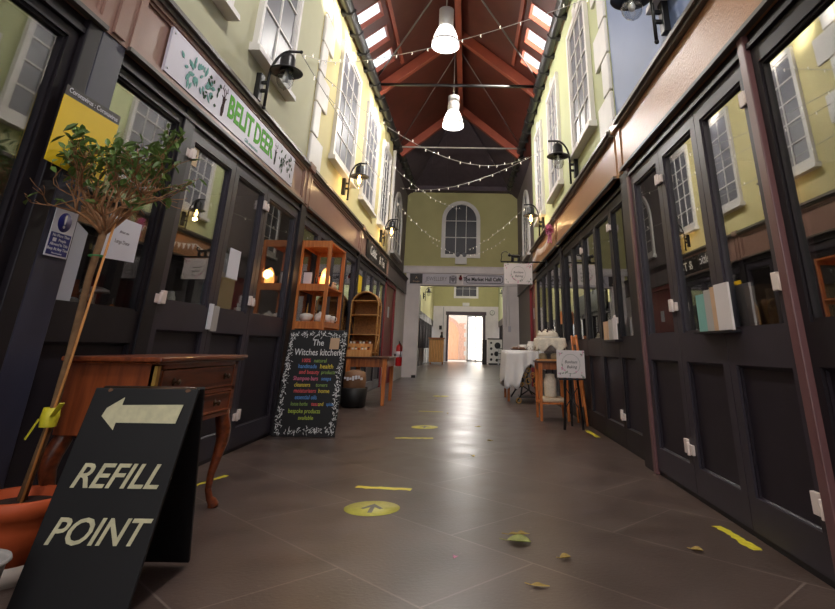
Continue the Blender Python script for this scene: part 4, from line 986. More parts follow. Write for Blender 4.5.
mb = MB(onb(.5, .875)); mb.prism([(-.145,0),(-.07,.052),(-.07,.026),(.155,.03),(.148,-.032),(-.07,-.032),(-.07,-.056)], 0, .0015); obj('arrow', mb, 'cream_paint', e)
mb = MB(); mb.text('REFILL', .105, onb(.51, .575), .001, shear=.3, off=.0014, wide=1.05); obj('lettering', mb, 'cream_paint', e); mb = MB(); mb.text('POINT', .108, onb(.50, .335), .001, shear=.3, off=.0014, wide=1.0); obj('lettering', mb, 'cream_paint', e)
# chipped timber at the corners
mb = MB()
for s_, t_ in ((.86,.012),(.91,.02),(.95,.01),(.15,.988),(.9,.99)):
    mb.M = onb(s_, t_); mb.prism([(R_.uniform(.6,1)*.012*math.cos(a), R_.uniform(.5,1)*.008*math.sin(a)) for a in [i*2*PI/7 for i in range(7)]], 0, .0008)
obj('chipped_wood', mb, 'board_edge', e)

# ------------------------------------------------------------------ cherry desk
dx0, dx1, dy0, dy1 = -1.755, -1.365, 2.655, 3.575
e = empty('writing_desk', ((dx0+dx1)/2, (dy0+dy1)/2, 0), 'cherry wood desk with cabriole legs against the left shop window', 'desk')
mb = MB(); mb.box((dx0-.015, dy0-.05, .752), (dx1+.035, dy1+.05, .772)); mb.box((dx0-.005, dy0-.035, .742), (dx1+.022, dy1+.035, .752)); obj('desk_top', mb, 'desk', e, bevel=.006)
mb = MB(); mb.box((dx0, dy0, .46), (dx1-.012, dy0+.022, .742)); mb.box((dx0, dy1-.022, .46), (dx1-.012, dy1, .742)); mb.box((dx0, dy0+.022, .46), (dx0+.02, dy1-.022, .742)); mb.box((dx0, dy0+.022, .46), (dx1-.02, dy1-.022, .475)); obj('carcass', mb, 'desk_side', e)
mb = MB(); mb.box((dx1-.03, dy0, .72), (dx1, dy1, .742)); mb.box((dx1-.03, dy0, .585), (dx1, dy1, .605)); mb.box((dx1-.03, dy0, .46), (dx1, dy1, .48)); mb.box((dx1-.03, dy0, .46), (dx1, dy0+.045, .742)); mb.box((dx1-.03, dy1-.045, .46), (dx1, dy1, .742)); mb.box((dx1-.03, dy0+.44, .46), (dx1, dy0+.47, .605)); obj('front_rails', mb, 'desk', e)
mb = MB(); mb.box((dx1-.013, dy0-.004, .48), (dx1+.003, dy0+.022, .735)); obj('corner_strip', mb, 'brass', e)
for (a, b, c, d) in ((dy0+.05, dy1-.05, .61, .715), (dy0+.05, dy0+.435, .485, .58), (dy0+.475, dy1-.05, .485, .58)):
    w_ = MB(); w_.box((dx1-.3, a, c), (dx1-.002, b, d)); w_.band([(0,0)]*4, [(0,0)]*4, 0, 0) if False else None
    dr = obj('drawer', w_, 'desk', e, bevel=.004)
    bead = MB(); bead.M = Matrix(((0,0,1,dx1),(1,0,0,0),(0,1,0,0),(0,0,0,1))); bead.band([(a,c),(b,c),(b,d),(a,d)], [(a+.008,c+.008),(b-.008,c+.008),(b-.008,d-.008),(a+.008,d-.008)], -.004, .004); obj('bead', bead, 'desk_side', dr)
    for yy in ((a+.12, b-.12) if b-a > .6 else ((a+b)/2,)):
        k = MB(); k.M = T(dx1, yy, (c+d)/2) @ Matrix.Rotation(PI/2, 4, 'Y'); k.lathe([(.018,0),(.016,.003),(.006,.005),(.006,.014),(.013,.02),(.012,.028),(.0001,.031)], n=14); obj('knob', k, 'brass_dark', dr)
def cab_leg(x, y, sx, sy):
    q = MB(); ps = []; rs = []
    for t, o, r in ((.5,0,.034),(.44,.004,.038),(.38,.018,.040),(.32,.020,.034),(.24,.008,.026),(.16,-.006,.020),(.09,-.008,.017),(.045,.004,.018),(.03,.016,.024),(.012,.024,.030),(.0,.026,.028)):
        ps.append((x+sx*o, y+sy*o, t)); rs.append(r)
    q.tube(ps, .03, 12, radii=rs); q.tube([(x-sx*.0,y-sy*.0,.5),(x-sx*.03,y-sy*.03,.45)], .02, 8); return q
for x, y, sx, sy in ((dx1-.035, dy1-.035, 1, 1), (dx1-.035, dy0+.14, 1, -1), (dx0+.02, dy0+.06, -1.6, -1), (dx0+.05, dy1-.035, -1, 1)):
    obj('leg', cab_leg(x, y, sx*.9, sy*.9), 'desk', e)

# ------------------------------------------------------------------ chalkboard
e = empty('chalkboard', (-1.57, 6.15, 0), 'tall chalk-lettered blackboard standing beside the dark pillar', 'chalkboard')
BL, BR, TR, TL = Vector((-1.90, 6.10, .0)), Vector((-1.28, 6.10, .0)), Vector((-1.262, 6.20, .985)), Vector((-1.872, 6.20, .985))
mb = MB(); quad_slab(mb, BL, BR, TR, TL, .02); obj('board', mb, 'chalk_black', e, bevel=.003)
mb = MB(); quad_slab(mb, (-1.85, 6.29, .0), (-1.32, 6.29, .0), (-1.32, 6.225, .96), (-1.84, 6.225, .96), .015); obj('rear_board', mb, 'chalk_black', e)
u = (BR-BL).normalized(); v = ((TL+TR)/2-(BL+BR)/2).normalized(); n = u.cross(v).normalized()
def onc(s, t):
    p = BL.lerp(BR, s).lerp(TL.lerp(TR, s), t)+n*.0012
    return Matrix(((u.x, v.x, n.x, p.x), (u.y, v.y, n.y, p.y), (u.z, v.z, n.z, p.z), (0,0,0,1)))
def chalk(lines, mt, name='chalk_lettering'):
    for body, s_, t_, size, wd in lines:
        q = MB(); q.text(body, size, onc(s_, t_), .0008, off=.0004, wide=wd); obj(name, q, mt, e)
chalk([('The', .52, .87, .085, .9), ('Witches kitchen', .53, .775, .09, .80)], 'c_white', 'title_lettering')
chalk([('100%', .36, .695, .05, .9), ('and beauty', .44, .585, .055, .85), ('moisturisers', .42, .41, .055, .82), ('teas', .61, .29, .05, .8)], 'c_red')
chalk([('natural', .60, .695, .05, .95), ('products', .76, .585, .05, .8), ('toners', .68, .465, .05, .9), ('loose herbs', .36, .29, .05, .72)], 'c_green')
chalk([('handmade', .40, .64, .055, .85), ('soaps', .74, .525, .05, .9), ('essential oils', .45, .35, .055, .8), ('spices', .86, .29, .045, .7)], 'c_blue')
chalk([('health', .72, .64, .06, .95), ('cleansers', .36, .465, .055, .8), ('home', .73, .41, .055, .9), ('and', .71, .29, .05, .75)], 'c_yellow')
chalk([('bespoke products', .46, .225, .055, .8), ('available', .5, .165, .05, .9)], 'c_lime')
chalk([('Shampoo bars', .40, .525, .055, .8)], 'c_pink')
q = MB(); rr_ = random.Random(4)
def sprig(s_, t_):
    leafshape(q, onc(s_, t_) @ rot(rr_.uniform(0, 6.3)), rr_.uniform(.016,.034), rr_.uniform(.003,.008))
for i in range(190): sprig(rr_.uniform(.03,.10), rr_.uniform(.03,.97)); sprig(rr_.uniform(.91,.975), rr_.uniform(.03,.97))
for i in range(90): sprig(rr_.uniform(.06,.95), rr_.uniform(.03,.075)); sprig(rr_.uniform(.08,.92), rr_.uniform(.93,.97))
obj('leaf_border', q, 'c_white', e)
q = MB(onc(.80, .865)); q.box((-.048, -.055, 0), (.048, .055, .004)); obj('tan_card', q, 'tan_book', e)

# ------------------------------------------------------------------ pine shelf unit and its goods
sx0, sx1, sy0, sy1, sz = -1.885, -1.525, 6.36, 7.14, 1.955
e = empty('shelf_unit', ((sx0+sx1)/2, (sy0+sy1)/2, 0), 'orange pine open shelf unit behind the chalkboard', 'shelf unit')
for x in (sx0, sx1-.04):
    for y in (sy0, sy1-.04): obj('post', MB().box((x, y, 0), (x+.04, y+.04, sz)), 'pine', e, bevel=.003)
obj('top_board', MB().box((sx0, sy0+.04, sz-.03), (sx1, sy1-.04, sz-.008)), 'pine', e)
for z in (.50, 1.06, 1.44):
    t_ = MB(); t_.box((sx0+.002, sy0+.041, z), (sx1-.002, sy1-.041, z+.018)); obj('shelf', t_, 'pine', e)
for z, h_ in ((.46,.06), (1.0,.075), (1.40,.075), (sz-.075,.075)):
    r = MB(); r.box((sx0+.04, sy0+.006, z), (sx1-.04, sy0+.026, z+h_)); obj('end_rail', r, 'pine', e); r = MB(); r.box((sx0+.04, sy1-.026, z), (sx1-.04, sy1-.006, z+h_)); obj('end_rail', r, 'pine', e)
    r = MB(); r.box((sx0+.006, sy0+.04, z+.01), (sx0+.022, sy1-.04, z+h_-.01)); 
    if z < 1.2 and h_: r.box((sx1-.022, sy0+.04, z+h_-.055), (sx1-.006, sy1-.04, z+h_-.015))
    obj('side_rail', r, 'pine', e)
mark = set(COL.objects); zs = 1.458
mb = MB(); rl = random.Random(9)
prof = [(.05,0),(.056,.03),(.052,.09),(.040,.14),(.02,.175),(.0001,.185)]
mb.lathe(prof, (-1.60, 6.50, zs+.018), 9); mb.v = [p+Vector((rl.uniform(-.004,.004), rl.uniform(-.004,.004), 0)) for p in mb.v]; mb.sm = [False]*len(mb.sm)
e = empty('salt_lamp', (-1.60, 6.50, zs), 'glowing orange salt lamp on the upper pine shelf', 'lamp'); obj('rock', mb, 'salt', e); obj('base', MB().lathe([(.055,0),(.055,.016),(.05,.02)], (-1.60, 6.50, zs), 18), 'darkwood', e)
pt((-1.60, 6.44, zs+.12), 1.6, (1, .62, .28), .05)
mb = MB(); e = empty('photo_frame', (-1.78, 6.47, zs), 'small framed grey picture left of the salt lamp', 'picture frame')
obj('frame', MB().box((-1.845, 6.46, zs), (-1.735, 6.475, zs+.16)), 'chalk_black', e); obj('picture', MB().box((-1.837, 6.456, zs+.01), (-1.743, 6.461, zs+.15)), 'paper_grey', e)
for x, h_, lb in ((-1.70, .13, 'slim dark bottle beside the framed grey picture'), (-1.672, .11, 'slim amber bottle next to the salt lamp')):
    lathe_item('bottle', [(.014,0),(.014,h_*.7),(.006,h_*.8),(.007,h_)], (x, 6.50, zs), 'amber' if h_ < .12 else 'chalk_black', lb, 'bottle')
for y, lb in ((6.75, 'little figurine on the upper pine shelf, near one'), (6.85, 'little figurine on the upper pine shelf, far one')):
    e = empty('figurine', (-1.56, y, zs), lb, 'figurine', 'figurines on the pine shelf'); q = MB(); q.lathe([(.02,0),(.022,.02),(.012,.05),(.0001,.06)], (-1.56, y, zs), 12); obj('body', q, 'tan_book', e); q = MB(); q.ball((-1.56, y, zs+.065), .014); obj('head', q, 'tan_book', e)
zs = 1.078
e = empty('incense_bowl', (-1.77, 6.52, zs), 'pale bowl with a gold spike on the lower pine shelf', 'bowl')
obj('bowl', MB().lathe([(.03,0),(.06,.02),(.075,.06),(.07,.075),(.03,.09),(.0001,.092)], (-1.77, 6.52, zs), 20), 'ceramic', e); obj('spike', MB().tube([(-1.77, 6.52, zs+.08), (-1.765, 6.52, zs+.2)], .008, 8, radii=[.01,.004]), 'brass', e)
lathe_item('teapot', [(.03,0),(.055,.02),(.06,.05),(.045,.085),(.015,.095),(.012,.11),(.0001,.112)], (-1.63, 6.56, zs), 'ceramic', 'white lidded pot on the lower pine shelf', 'pot')
for i, (x, y) in enumerate(((-1.57, 6.66), (-1.60, 6.80), (-1.58, 6.93))):
    e = empty('mug', (x, y, zs), ['white mug on the lower pine shelf, nearest one', 'white mug on the lower pine shelf, middle one', 'white mug on the lower pine shelf, farthest one'][i], 'mug', 'mugs on the pine shelf')
    obj('cup', MB().lathe([(.0001,.003),(.03,0),(.038,.03),(.04,.08),(.036,.08),(.03,.012),(.0001,.01)], (x, y, zs), 16), 'ceramic', e)
    obj('handle', MB().tube([(x+.036, y, zs+.065), (x+.06, y, zs+.06), (x+.062, y, zs+.035), (x+.036, y, zs+.02)], .005, 6), 'ceramic', e)

for o_ in [e for e in COL.objects if e.parent is None and (e not in mark or e.name == 'shelf_unit')]: o_.location.x -= .04
# ------------------------------------------------------------------ oak table, rattan rack, bin
tx0, tx1, ty0, ty1, tz = -1.89, -1.20, 9.2, 10.2, .68
e = empty('side_table', ((tx0+tx1)/2, (ty0+ty1)/2, 0), 'brown wooden table with a dark top at the left beyond the chalkboard', 'table')
obj('table_top', MB().box((tx0, ty0, tz-.025), (tx1, ty1, tz)), 'darkwood', e, bevel=.005)
mb = MB(); mb.box((tx0+.05, ty0+.03, tz-.145), (tx1-.05, ty0+.05, tz-.025)); mb.box((tx0+.05, ty1-.05, tz-.145), (tx1-.05, ty1-.03, tz-.025)); mb.box((tx0+.03, ty0+.05, tz-.145), (tx0+.05, ty1-.05, tz-.025)); mb.box((tx1-.05, ty0+.05, tz-.145), (tx1-.03, ty1-.05, tz-.025)); obj('apron', mb, 'oak', e)
for x in (tx0+.06, tx1-.07):
    for y in (ty0+.06, ty1-.06):
        q = MB(); q.hexa([(x-.024,y-.024,0),(x+.024,y-.024,0),(x+.024,y+.024,0),(x-.024,y+.024,0),(x-.034,y-.034,tz-.025),(x+.034,y-.034,tz-.025),(x+.034,y+.034,tz-.025),(x-.034,y+.034,tz-.025)]); obj('leg', q, 'pine', e, bevel=.003)
rx0, rx1, ry0, ry1, rz = -1.895, -1.46, 9.42, 9.75, tz
e = empty('rattan_rack', ((rx0+rx1)/2, ry0, rz), 'arched rattan display rack standing on the brown table', 'display rack')
def arch(y):
    R0 = (rx1-rx0)/2; xc = (rx0+rx1)/2; zc_ = rz+.78
    return [(rx0, y, rz+.012)]+[(rx0, y, rz+.3), (rx0, y, rz+.6)]+[(xc-R0*math.cos(PI*i/12), y, zc_+R0*math.sin(PI*i/12)*.95) for i in range(13)]+[(rx1, y, rz+.6), (rx1, y, rz+.3), (rx1, y, rz+.012)]
for y in (ry0, ry1): obj('arch_frame', MB().tube(arch(y), .012, 8), 'rattan', e)
A0, A1 = arch(ry0+.004), arch(ry1-.004); mb = MB()
n_ = len(A0); vs = [Vector(p) for p in A0[2:14+2]]; vs2 = [Vector(p) for p in A1[2:14+2]]
mb.add(vs+vs2, [(i, i+1, len(vs)+i+1, len(vs)+i) for i in range(len(vs)-1)], smooth=True); o = obj('woven_hood', mb, 'rattan_back', e); sm = o.modifiers.new('s', 'SOLIDIFY'); sm.thickness = .006
bk = MB(FF(ry1+.006)); bk.prism([(x_, z_) for x_, _, z_ in arch(0)], 0, .005); obj('woven_back', bk, 'rattan_back', e)
for z in (.05, .32, .62, .84):
    q = MB(); q.box((rx0+.005, ry0+.005, rz+z), (rx1-.005, ry1-.005, rz+z+.012)); q.tube([(rx0, ry0, rz+z+.006), (rx1, ry0, rz+z+.006)], .009, 6); obj('shelf', q, 'rattan', e)
for x in (rx0, rx1):
    q = MB(); q.bar((x, ry0, rz+.05), (x, ry1, rz+.32), .01, .01); q.bar((x, ry1, rz+.35), (x, ry0, rz+.62), .01, .01); obj('side_brace', q, 'rattan', e)
e = empty('tiered_tray', (-1.72, 9.3, tz), 'small wooden step tray of little jars in front of the rattan rack', 'tray')
q = MB(); q.box((-1.87, 9.22, tz+.001), (-1.5, 9.40, tz+.10)); q.box((-1.87, 9.31, tz+.10), (-1.5, 9.40, tz+.19)); obj('steps', q, 'pine_l', e)
for i in range(7):
    for j, (y, z) in enumerate(((9.265, tz+.10), (9.355, tz+.19))):
        x = -1.84+i*.05
        q = obj('jar', MB().lathe([(.0001,0),(.017,0),(.017,.03),(.0001,.032)], (x, y, z), 10), 'ceramic' if (i+j) % 3 else 'amber', label=f'tiny jar on the {"upper" if j else "lower"} step of the wooden tray', cat='jar', group='tiny jars on the upper step' if j else 'tiny jars on the lower step')
        q2 = obj('lid', MB().lathe([(.018,.03),(.018,.042),(.0001,.043)], (x, y, z), 10), 'brass' if i % 2 else 'choc', q)
e = empty('bin', (-1.66, 8.98, 0), 'black bin under the front of the brown table, goods showing over it', 'bin')
mb = MB(); mb.lathe([(.15,0),(.175,.02),(.2,.26),(.19,.265),(.165,.03),(.0001,.02)], (-1.66, 8.98, 0), 28); obj('tub', mb, 'basket', e)
mb = MB(); mb.lathe([(.0001,.03),(.15,.03),(.17,.35),(.15,.47),(.06,.5),(.0001,.5)], (-1.66, 8.98, 0), 20); obj('bagged_goods', mb, 'brown_book', e)
for i in range(7): obj('tag', MB().box((-1.79+.04*i, 8.815-.012*math.sin(i*.52), .36+rnd.uniform(0,.03)), (-1.762+.04*i, 8.835, .40+rnd.uniform(0,.03))), 'paper', e)
obj('notice_card', MB(FL(-.024)).box((9.93, 1.72, 0), (10.45, 2.02, .002)), 'yellow_card', label='yellow notice in the window beside the rattan rack', cat='notice')

# ------------------------------------------------------------------ right side furniture
def taper_leg(x, y, h, r0=.014, r1=.024, lean=(0,0)):
    q = MB(); lx, ly = lean
    q.hexa([(x+lx-r0,y+ly-r0,0),(x+lx+r0,y+ly-r0,0),(x+lx+r0,y+ly+r0,0),(x+lx-r0,y+ly+r0,0),(x-r1,y-r1,h),(x+r1,y-r1,h),(x+r1,y+r1,h),(x-r1,y+r1,h)]); return q
ax0, ax1, ay0, ay1, az = .90, 1.30, 7.60, 8.1, .69
tab = e = empty('small_table', ((ax0+ax1)/2, ay0, 0), 'small wooden table with orange legs carrying the lace-covered cake box', 'table')
obj('table_top', MB().box((ax0, ay0, az-.022), (ax1, ay1, az)), 'darkwood', e, bevel=.005)
mb = MB(); mb.box((ax0+.03, ay0+.03, az-.10), (ax1-.03, ay0+.045, az-.022)); mb.box((ax0+.03, ay1-.045, az-.10), (ax1-.03, ay1-.03, az-.022)); mb.box((ax0+.03, ay0+.045, az-.10), (ax0+.045, ay1-.045, az-.022)); mb.box((ax1-.045, ay0+.045, az-.10), (ax1-.03, ay1-.045, az-.022)); obj('apron', mb, 'oak', e)
for x, y, lx, ly in ((ax0+.04, ay0+.05, .0, 0), (ax1-.04, ay0+.05, .02, 0), (ax0+.04, ay1-.05, -.0, .02), (ax1-.04, ay1-.05, .02, .02)): obj('leg', taper_leg(x, y, az-.02, .015, .025, (lx, ly)), 'pine', e, bevel=.004)
bx0, bx1, by0, by1 = .925, 1.27, 7.66, 8.02
e = empty('cake_box', ((bx0+bx1)/2, by0, az), 'clear cake box draped with cream lace on the small table', 'display box')
mb = MB(); mb.box((bx0, by0, az+.002), (bx1, by1, az+.02)); mb.box((bx0+.0, by0, az+.26), (bx1, by1, az+.275)); obj('box_frame', mb, 'pine_l', e)
mb = MB(); mb.box((bx0, by0, az+.02), (bx1, by0+.004, az+.26)); mb.box((bx0, by0+.004, az+.02), (bx0+.004, by1, az+.26)); mb.box((bx1-.004, by0+.004, az+.02), (bx1, by1, az+.26)); obj('clear_sides', mb, 'clear', e)
# lace cloth draped over the top with a wavy hem
def drape(x0, x1, y0, y1, zt_, drops, seed, amp=.02):
    q = MB(); r_ = random.Random(seed); n = 40; per = []
    for i in range(n): per.append((x0+(x1-x0)*i/n, y0, 0, -1))
    for i in range(n): per.append((x1, y0+(y1-y0)*i/n, 1, 0))
    for i in range(n): per.append((x1-(x1-x0)*i/n, y1, 0, 1))
    for i in range(n): per.append((x0, y1-(y1-y0)*i/n, -1, 0))
    rows = 9; vs = [( (x0+x1)/2, (y0+y1)/2, zt_)]; ph = r_.uniform(0, 6)
    for j in range(rows):
        for k, (x, y, nx, ny) in enumerate(per):
            d = drops(x, y, nx, ny, k/(4*n))
            t = j/(rows-1)
            wv = amp*t*(math.sin(k*.62+ph)+.6*math.sin(k*.23+1.3*ph)) if j else 0
            out = .006+.02*t+wv
            vs.append((x+nx*out*(j > 0), y+ny*out*(j > 0), zt_-d*t))
    N_ = len(per); fs = [(0, 1+k, 1+(k+1) % N_) for k in range(N_)]
    for j in range(rows-1):
        for k in range(N_):
            a, b = 1+j*N_+k, 1+j*N_+(k+1) % N_; fs.append((a, a+N_, b+N_, b))
    q.add(vs, fs, smooth=True); return q
def solid(o, th=.003):
    s = o.modifiers.new('s', 'SOLIDIFY'); s.thickness = th; return o
solid(obj('lace_cover', drape(bx0-.005, bx1+.005, by0-.005, by1+.005, az+.28, lambda x,y,nx,ny,t: .13+.04*math.sin(t*40), 2, .006), 'lace', e))
cx_, cy_ = 1.08, 7.86
e = empty('cake', (cx_, cy_, az+.285), 'round cream cake dotted with dark berries on top of the lace box', 'cake')
obj('board', MB().lathe([(.155,0),(.155,.012),(.0001,.0121)], (cx_, cy_, az+.285), 28), 'ceramic', e)
obj('sponge', MB().lathe([(.135,.012),(.14,.03),(.13,.055),(.11,.075),(.06,.088),(.0001,.09)], (cx_, cy_, az+.285), 28), 'lace', e)
for i in range(18):
    an = 2*PI*i/18; rr0 = .115 if i % 2 else .06; q = MB(); q.ball((cx_+rr0*math.cos(an), cy_+rr0*math.sin(an), az+.285+(.075 if i % 2 else .092)), .014, 1, 8, 6); obj('berry', q, 'choc' if i % 3 else 'lace', e)
for i, x in enumerate((1.0, 1.16)):
    lathe_item('cake', [(.05,0),(.055,.03),(.05,.06),(.03,.07),(.0001,.072)], (x, 7.84, az+.021), 'cake', ['pale sponge cake inside the clear box, left one', 'pale sponge cake inside the clear box, right one'][i], 'cake', 'sponges inside the clear box')
obj('lower_shelf', MB().box((ax0+.03, ay0+.04, .19), (ax1-.03, ay1-.04, .21)), 'pine', tab)
q = MB(); q.box((ax0+.06, ay0+.05, .211), (ax1-.05, ay1-.08, .26)); obj('cushion', q, 'cushion', tab, bevel=.018)
lathe_item('storage_jar', [(.07,0),(.08,.02),(.08,.2),(.06,.24),(.06,.27),(.0001,.275)], (1.08, 7.8, .262), 'lace', 'cream jar on the cushion under the small table', 'jar')
# folded chair leaning on the doors
e = empty('wooden_chair', (1.38, 7.4, 0), 'orange wooden chair folded flat against the dark doors behind the easel sign', 'chair')
cy = lambda y, z: y-.36*(1-z)
for y in (7.5, 7.82):
    q = MB(); q.tube([(1.405, cy(y, .01), .01), (1.40, cy(y, .25), .25), (1.40, cy(y, .5), .5), (1.395, cy(y, .75), .75), (1.39, y, 1.0)], .016, 8, radii=[.014,.018,.019,.018,.015]); obj('back_leg', q, 'pine', e)
for z, h_ in ((.89, .10), (.70, .04)):
    q = MB(); q.box((1.382, cy(7.5, z)+.01, z), (1.402, cy(7.82, z)-.01, z+h_)); obj('back_rail', q, 'pine', e, bevel=.004)
q = MB(); q.hexa([(1.375,7.26,.2),(1.39,7.26,.2),(1.39,7.5,.2),(1.375,7.5,.2),(1.37,7.4,.6),(1.385,7.4,.6),(1.385,7.64,.6),(1.37,7.64,.6)]); obj('seat', q, 'pine', e)
for y in (7.2, 7.46):
    q = MB(); q.tube([(1.36, y, .01), (1.362, y+.1, .3), (1.365, y+.2, .58)], .012, 8); obj('front_leg', q, 'pine', e)
# easel sign
e = empty('easel_sign', (1.25, 7.0, 0), 'floral bakery sign propped on a thin black easel by the dark doors', 'sign')
ye = 6.92
q = MB(); q.hexa([(1.045, ye, .53), (1.37, ye, .525), (1.37, ye+.022, .525), (1.045, ye+.022, .53), (1.05, ye+.03, .825), (1.375, ye+.03, .82), (1.375, ye+.052, .82), (1.05, ye+.052, .825)]); obj('sign_board', q, 'sign_blush', e, bevel=.002)
tl = math.atan2(.03, .295); cm = T(1.21, ye+.0135, .675) @ Matrix.Rotation(-tl, 4, 'X') @ face(0, 0, 0, 'F'); floral(e, cm, .325, .295, 8)
for p, r in (((1.10, ye-.02, 0), (1.16, ye+.05, .80)), ((1.31, ye-.02, 0), (1.26, ye+.05, .80)), ((1.24, ye+.30, 0), (1.21, ye+.06, .80))):
    q = MB(); q.bar(p, r, .022, .016); obj('leg', q, 'iron', e)
q = MB(); q.box((1.06, ye-.012, .505), (1.36, ye+.03, .522)); obj('ledge', q, 'iron', e)
q = MB(); q.bar((1.14, ye+.03, .42), (1.27, ye+.03, .22), .01, .01); q.bar((1.27, ye+.03, .42), (1.13, ye+.03, .22), .01, .01); obj('cross_brace', q, 'iron', e)

# cloth table over a treadle base
fx0, fx1, fy0, fy1, fz = .66, 1.28, 9.9, 11.3, .80
e = empty('treadle_table', ((fx0+fx1)/2, fy0, 0), 'old treadle machine table with gilt ironwork under the white cloth', 'table')
obj('table_top', MB().box((fx0+.02, fy0+.02, fz-.03), (fx1-.02, fy1-.02, fz)), 'oak', e)
for x, y in ((fx0+.06, fy0+.45), (fx0+.06, fy1-.1)): obj('leg', taper_leg(x, y, fz-.03, .02, .026), 'pine', e)
for y in (fy0+.12, fy1-.12):
    q = MB(); q.tube([(.82, y, .01), (.90, y, .12), (.94, y, .35), (.86, y, .55), (.92, y, .77)], .014, 8); q.tube([(1.24, y, .01), (1.16, y, .12), (1.12, y, .35), (1.2, y, .55), (1.14, y, .77)], .014, 8); q.tube([(.9, y, .12), (1.03, y, .2), (1.16, y, .12)], .012, 8)
    obj('iron_leg', q, 'iron', e)
q = MB(); y = fy0+.10
for cx1, cz1, r1 in ((.96, .42, .05), (1.10, .42, .05), (1.03, .33, .06), (1.03, .50, .04), (.92, .28, .035), (1.14, .28, .035)):
    q.tube([(cx1+r1*(1-k/22)*math.cos(k*.55), y, cz1+r1*(1-k/22)*math.sin(k*.55)) for k in range(16)], .008, 6)
obj('gilt_scrollwork', q, 'brass', e)
q = MB(); q.box((.90, fy0+.3, .07), (1.16, fy0+.75, .085)); obj('treadle', q, 'iron', e)
q = MB(); q.M = T(.86, fy0+.06, .045) @ Matrix.Rotation(PI/2, 4, 'X'); q.lathe([(.03,-.012),(.042,-.012),(.042,.012),(.03,.012),(.03,-.012)], n=20); obj('castor', q, 'brass', e)
def drops(x, y, nx, ny, t):
    if ny < 0: return .56-.32*min(1, max(0, (x-fx0-.2)/.12)) + .03*math.sin(x*40)
    if nx < 0: return .58-.12*math.sin((y-fy0)*6)**2
    return .3
solid(obj('tablecloth', drape(fx0, fx1, fy0, fy1, fz+.006, drops, 5, .022), 'cloth', label='white cloth hanging unevenly over the treadle table', cat='tablecloth'), .004)
zc0 = fz+.012
e = empty('serving_tray', (.92, 10.4, zc0), 'brown round tray of small cakes on the white cloth', 'tray')
obj('plate', MB().lathe([(.0001,.0),(.12,.0),(.15,.02),(.146,.022),(.12,.006),(.0001,.006)], (.90, 10.3, zc0), 24), 'choc', e)
for i in range(6): obj('bun', MB().ball((.90+.08*math.cos(i*1.05), 10.3+.08*math.sin(i*1.05), zc0+.025), .032, .7, 10, 6), 'brown_book', e)
e = empty('gravy_jug', (1.1, 10.15, zc0), 'white jug with a dark pattern on the white cloth', 'jug')
obj('body', MB().lathe([(.0001,.002),(.05,0),(.075,.04),(.07,.09),(.05,.12),(.058,.14),(.05,.138),(.04,.12)], (1.1, 10.15, zc0), 20), 'ceramic', e)
obj('handle', MB().tube([(1.16, 10.15, zc0+.11), (1.20, 10.15, zc0+.10), (1.20, 10.15, zc0+.05), (1.16, 10.15, zc0+.035)], .007, 6), 'ceramic', e)
q = MB()
for i in range(14): q.ball((1.1+.073*math.cos(i*.45), 10.15+.073*math.sin(i*.45), zc0+.03+.05*((i*7) % 5)/5), .008, 1, 6, 4)
obj('pattern', q, 'choc', e)
lathe_item('bowl', [(.03,0),(.06,.03),(.085,.09),(.08,.09),(.05,.03),(.0001,.02)], (1.02, 10.75, zc0), 'ceramic', 'white bowl at the back of the white cloth', 'bowl')
for i, (x, z) in enumerate(((1.33, 1.28), (1.33, 1.28))):
    if i == 0:
        e = empty('wooden_tag', (XR+.0, 8.6, 1.2), 'orange wooden tag sign hanging on the dark pillar by the small table', 'sign')
        q = MB(FR(0)); q.prism([(8.57,1.18),(8.68,1.18),(8.68,1.32),(8.65,1.36),(8.60,1.36),(8.57,1.32)], 0.0, .012); obj('board', q, 'pine', e)
        q = MB(FR(0)); q.tube([(8.61,1.35,.006),(8.625,1.45,.004),(8.64,1.35,.006)], .003, 5); obj('string', q, 'wire', e)

# ------------------------------------------------------------------ fire extinguisher
ex, ey = -1.80, 15.75
e = empty('fire_extinguisher', (ex, ey, .38), 'red fire extinguisher on the white wall before the archway', 'fire extinguisher')
obj('cylinder', MB().lathe([(.0001,.36),(.075,.36),(.085,.38),(.085,.82),(.07,.87),(.03,.89),(.025,.92),(.0001,.92)], (ex, ey, 0), 22), 'ext_red', e)
q = MB(); q.box((ex-.015, ey-.07, .92), (ex+.015, ey+.05, .94)); q.box((ex-.012, ey-.09, .955), (ex+.012, ey+.04, .97)); q.tube([(ex, ey-.02, .91), (ex, ey-.02, .96)], .012, 8); obj('handle', q, 'iron', e)
obj('hose', MB().tube([(ex, ey-.05, .93), (ex+.05, ey-.11, .9), (ex+.06, ey-.12, .75), (ex+.04, ey-.10, .55)], .012, 8), 'iron', e)
q = MB(); q.lathe([(.0862,.58),(.0862,.72)], (ex, ey, 0), 22); obj('label_band', q, 'paper', e)
q = MB(); q.box((XL+.01, ey-.05, .6), (ex-.08, ey+.05, .66)); obj('wall_bracket', q, 'iron', e)
obj('door_stop', MB().box((-1.62, YF-.14, 0), (-1.5, YF-.02, .07)), 'iron', label='black block on the floor at the foot of the left pier', cat='block', bevel=.01)
e = empty('conduit', (1.2, YF, 1.1), 'thin pale conduits with a switch box down the right pier', 'conduit')
for x in (1.18, 1.27):
    q = MB(); q.tube([(x, YF-.02, 1.45), (x, YF-.02, 2.63)], .012, 8); obj('pipe', q, 'white', e)
obj('switch_box', MB(FF(YF)).box((1.24, 1.30, 0), (1.32, 1.46, .04)), 'grey_sign', e, bevel=.005)

